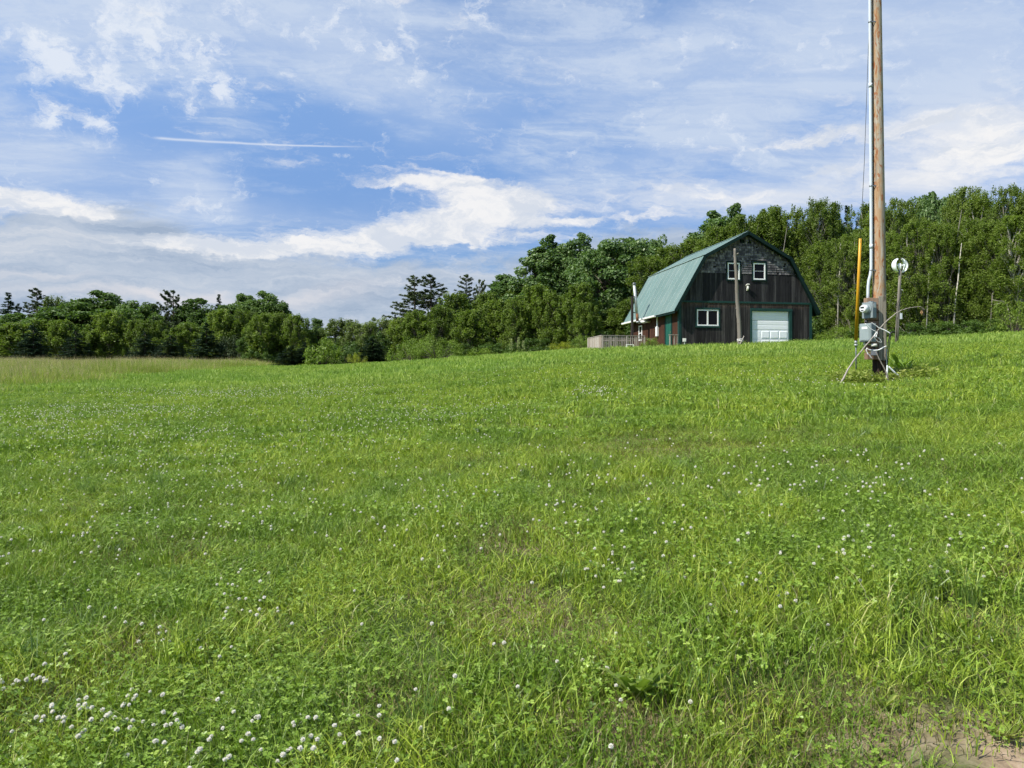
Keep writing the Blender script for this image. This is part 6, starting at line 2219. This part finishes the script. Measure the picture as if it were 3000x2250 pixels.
rosette(1862, 2070, 0.15, 22, 'broad leafed weed rosette in the lower middle of the meadow', 'shrub_leaves', up=1.05)
rosette(1300, 1985, 0.07, 8, 'small light green leafy weed left of the broad rosette', up=0.6)
rosette(2590, 2090, 0.07, 11, 'leafy weed under the yellow green tuft', up=0.7)
rosette(2960, 2070, 0.06, 12, 'leafy weed near the bare soil at the lower right', up=0.5)
rosette(2940, 2190, 0.08, 12, 'pale leafed weed on the bare soil in the lower right corner', up=0.4)
rosette(410, 1700, 0.10, 8, 'small dark weed rosette in the left foreground', 'clover_leaves', up=0.5)
rosette(2640, 1095, 0.34, 22, 'dark leafy weed clump right behind the utility pole foot', 'clover_leaves', up=1.4)
rosette(2655, 1100, 0.25, 16, 'second dark leafy weed right of the utility pole foot', 'clover_leaves', up=1.6)
tussock(2640, 1092, 40, 0.45, 0.95, 0.014, 'tuft_blades', 'tall dark grass stalks rising right of the pole foot', 0.22, 0.3)

# yellowish leafy weeds round the pole foot: nobody could count them
S_weed = []
for s_ in range(3):
    vv, ff, tt_ = [], [], []
    n = 60
    c_ = np.stack([rng.normal(0, .11, n), rng.normal(0, .11, n), rng.uniform(.02, .26, n)], -1)
    lv_ = leaves(c_, rdir(n) * .7 + [0, 0, .7], rdir(n), rng.uniform(.05, .12, n), 0.035, np.clip(rng.normal(.6, .25, n), 0, 1))
    S_weed.append(src('weed_source', [(lv_, 0), (blades(36, .14, .08, .30, .008, .7), 1)], [M['weed_leaves'], M['grass_blades']]))
pts, rot, scl, idx = [], [], [], []
P_ = []
for i in range(130):
    a = rng.uniform(0, 2 * PI); q_ = np.sqrt(rng.random())
    X_, Y_ = 0.05 + 1.0 * q_ * np.cos(a), 0.75 * q_ * np.sin(a)
    if abs(X_) < 0.30 and Y_ < 0.1: continue
    P_.append((pb.x + X_, pb.y + Y_))
for i in range(36): P_.append((pb.x + rng.uniform(-1.0, 1.3), pb.y + rng.uniform(-.6, .3)))
put(np.array(P_), rng.integers(0, 3, len(P_)), 1.0, 0.8, 0.4)
tag(scatter_object('pole_weeds', np.concatenate(pts), np.concatenate(rot), np.concatenate(scl), np.concatenate(idx), S_weed), kind='stuff')

# ================================================================== clover flowers
rng = np.random.default_rng(31)


def head_mesh(seed, pink):
    r_ = random.Random(seed)
    m_ = MB()
    for k_ in range(30):
        u_ = (k_ + .5) / 30
        ph = math.acos(1 - 1.75 * u_); a = k_ * 2.39996
        d_ = Vector((math.sin(ph) * math.cos(a), math.sin(ph) * math.sin(a), math.cos(ph)))
        t1 = d_.cross(Vector((0, 0, 1)) if abs(d_.z) < .9 else Vector((1, 0, 0))).normalized()
        t2 = d_.cross(t1)
        L__ = 0.0102 * r_.uniform(.82, 1.12)
        m_.add([Vector((0, 0, 0)), d_ * L__ * .7 + t1 * .0030, d_ * L__ + Vector((0, 0, .001)), d_ * L__ * .7 - t1 * .0030], [(0, 1, 2, 3)])
        m_.add([Vector((0, 0, 0)), d_ * L__ * .7 + t2 * .0030, d_ * L__, d_ * L__ * .7 - t2 * .0030], [(0, 1, 2, 3)])
    return m_.mesh('flower_head', M['petals'])


HEADS = [head_mesh(i, 0) for i in range(4)]
STEM = MB().tube([(0.006, 0, -0.12), (0.004, 0.002, -0.06), (0, 0, 0.0)], 0.0011, 4, cap=False).mesh('flower_stem', M['weed_stem'])
CL = [  # px, py, spread x, spread y, how many, description
    (260, 2100, 300, 90, 48, 'white clover head in the crowded lower left corner of the meadow'),
    (620, 2150, 360, 90, 40, 'white clover head left of the dark upright tuft, low in the meadow'),
    (950, 2140, 260, 120, 12, 'white clover head around the dark upright tuft in the lower middle'),
    (90, 1990, 70, 50, 12, 'white clover head by the left picture edge'),
    (730, 1760, 70, 60, 22, 'white clover head in the bunch around the tall thin tuft'),
    (450, 1830, 420, 110, 26, 'white clover head scattered above the lower left bunch'),
    (1500, 1900, 420, 200, 18, 'lone white clover head in the bare middle of the meadow'),
    (1690, 1490, 70, 22, 14, 'white clover head in the small bunch near the centre'),
    (1270, 1480, 60, 30, 10, 'white clover head in the small bunch left of the centre'),
    (1790, 1670, 110, 60, 20, 'white clover head in the loose bunch right of the centre'),
    (2180, 1720, 240, 120, 14, 'white clover head in the green clover bed below the barn'),
    (2480, 1600, 190, 75, 28, 'white clover head in the patch left of the blue green tuft'),
    (2800, 1620, 200, 110, 26, 'white clover head in the patch at the right picture side')]
for (px, py, sx_, sy_, n, lab) in CL:
    k_ = 0
    while k_ < n:
        qx_, qy_ = rng.normal(px, sx_ * 0.62), rng.normal(py, sy_ * 0.62)
        if not (-60 < qx_ < 3060 and 1380 < qy_ < 2300): continue
        g_ = ground_at(qx_, qy_)
        if g_ is None: continue
        hgt_ = rng.uniform(0.075, 0.13)
        g_ = ground_at(qx_, qy_ + hgt_ / g_[1] * F)
        if g_ is None: continue
        # shift towards the lens so that the head, not the root, falls in the patch
        h_ = link('clover_flower', HEADS[int(rng.integers(0, 4))], None, (g_[0], g_[1], hz(*g_) + hgt_))
        s_ = rng.uniform(0.75, 1.15)
        h_.scale = (s_, s_, s_ * 0.92)
        h_.rotation_euler = (rng.normal(0, .25), rng.normal(0, .25), rng.random() * 6.28)
        tag(h_, lab, 'flower', lab.replace('white clover head', 'white clover heads', 1).replace('lone ', 'lone ') )
        link('stem', STEM, h_)
        k_ += 1
S_fl = []
for k_ in range(3):
    o = bpy.data.objects.new('far_head', HEADS[k_]); S_fl.append(o)
pts, rot, scl, idx = [], [], [], []
FP = []
for (px, py, sx_, sy_, n) in [(640, 1165, 330, 14, 900), (350, 1215, 280, 20, 700), (900, 1150, 200, 18, 500), (120, 1240, 160, 25, 260), (1150, 1240, 240, 40, 400), (1750, 1168, 60, 14, 160),
        (1300, 1200, 300, 40, 250), (800, 1290, 500, 50, 420), (400, 1390, 420, 60, 260), (2300, 1130, 300, 30, 160), (1350, 1080, 250, 10, 120), (1600, 1110, 300, 25, 140), (1500, 1420, 900, 90, 260), (250, 1290, 260, 30, 350), (2500, 1480, 300, 30, 60), (600, 1530, 600, 90, 200), (1500, 1620, 800, 70, 90), (2400, 1400, 500, 60, 70), (150, 1650, 250, 60, 60)]:
    for _ in range(int(n * 0.62)):
        g_ = None
        qx_, qy_ = rng.normal(px, sx_ * 0.7), rng.normal(py, sy_ * 0.7)
        FP.append((qx_, qy_))
FP = [q_ for q_ in FP if -200 < q_[0] < 3200 and 1075 < q_[1] < 1760]
ys_ = np.linspace(2.0, 90, 900)
XY = []
for qx_, qy_ in FP:
    u = (qx_ - 1500) / F; t_ = (1125 - qy_) / F
    if not XY or True:
        d_ = H(u * ys_, ys_) - (EYE + t_ * ys_)
        i = int(np.argmax(d_ > 0))
        if d_[i] > 0: XY.append((u * ys_[i], ys_[i]))
XY = np.array(XY)
n = len(XY)
pts = np.stack([XY[:, 0], XY[:, 1], H(XY[:, 0], XY[:, 1]) + rng.uniform(0.11, 0.19, n)], -1)
sc_ = rng.uniform(0.75, 1.15, n) * (1 + np.clip((XY[:, 1] - 12) / 50, 0, 0.6))
tag(scatter_object('distant_clover_flowers', pts, np.stack([rng.normal(0, .3, n), rng.normal(0, .3, n), rng.random(n) * 6], -1), np.stack([sc_] * 3, -1), rng.integers(0, 3, n), S_fl), kind='stuff')
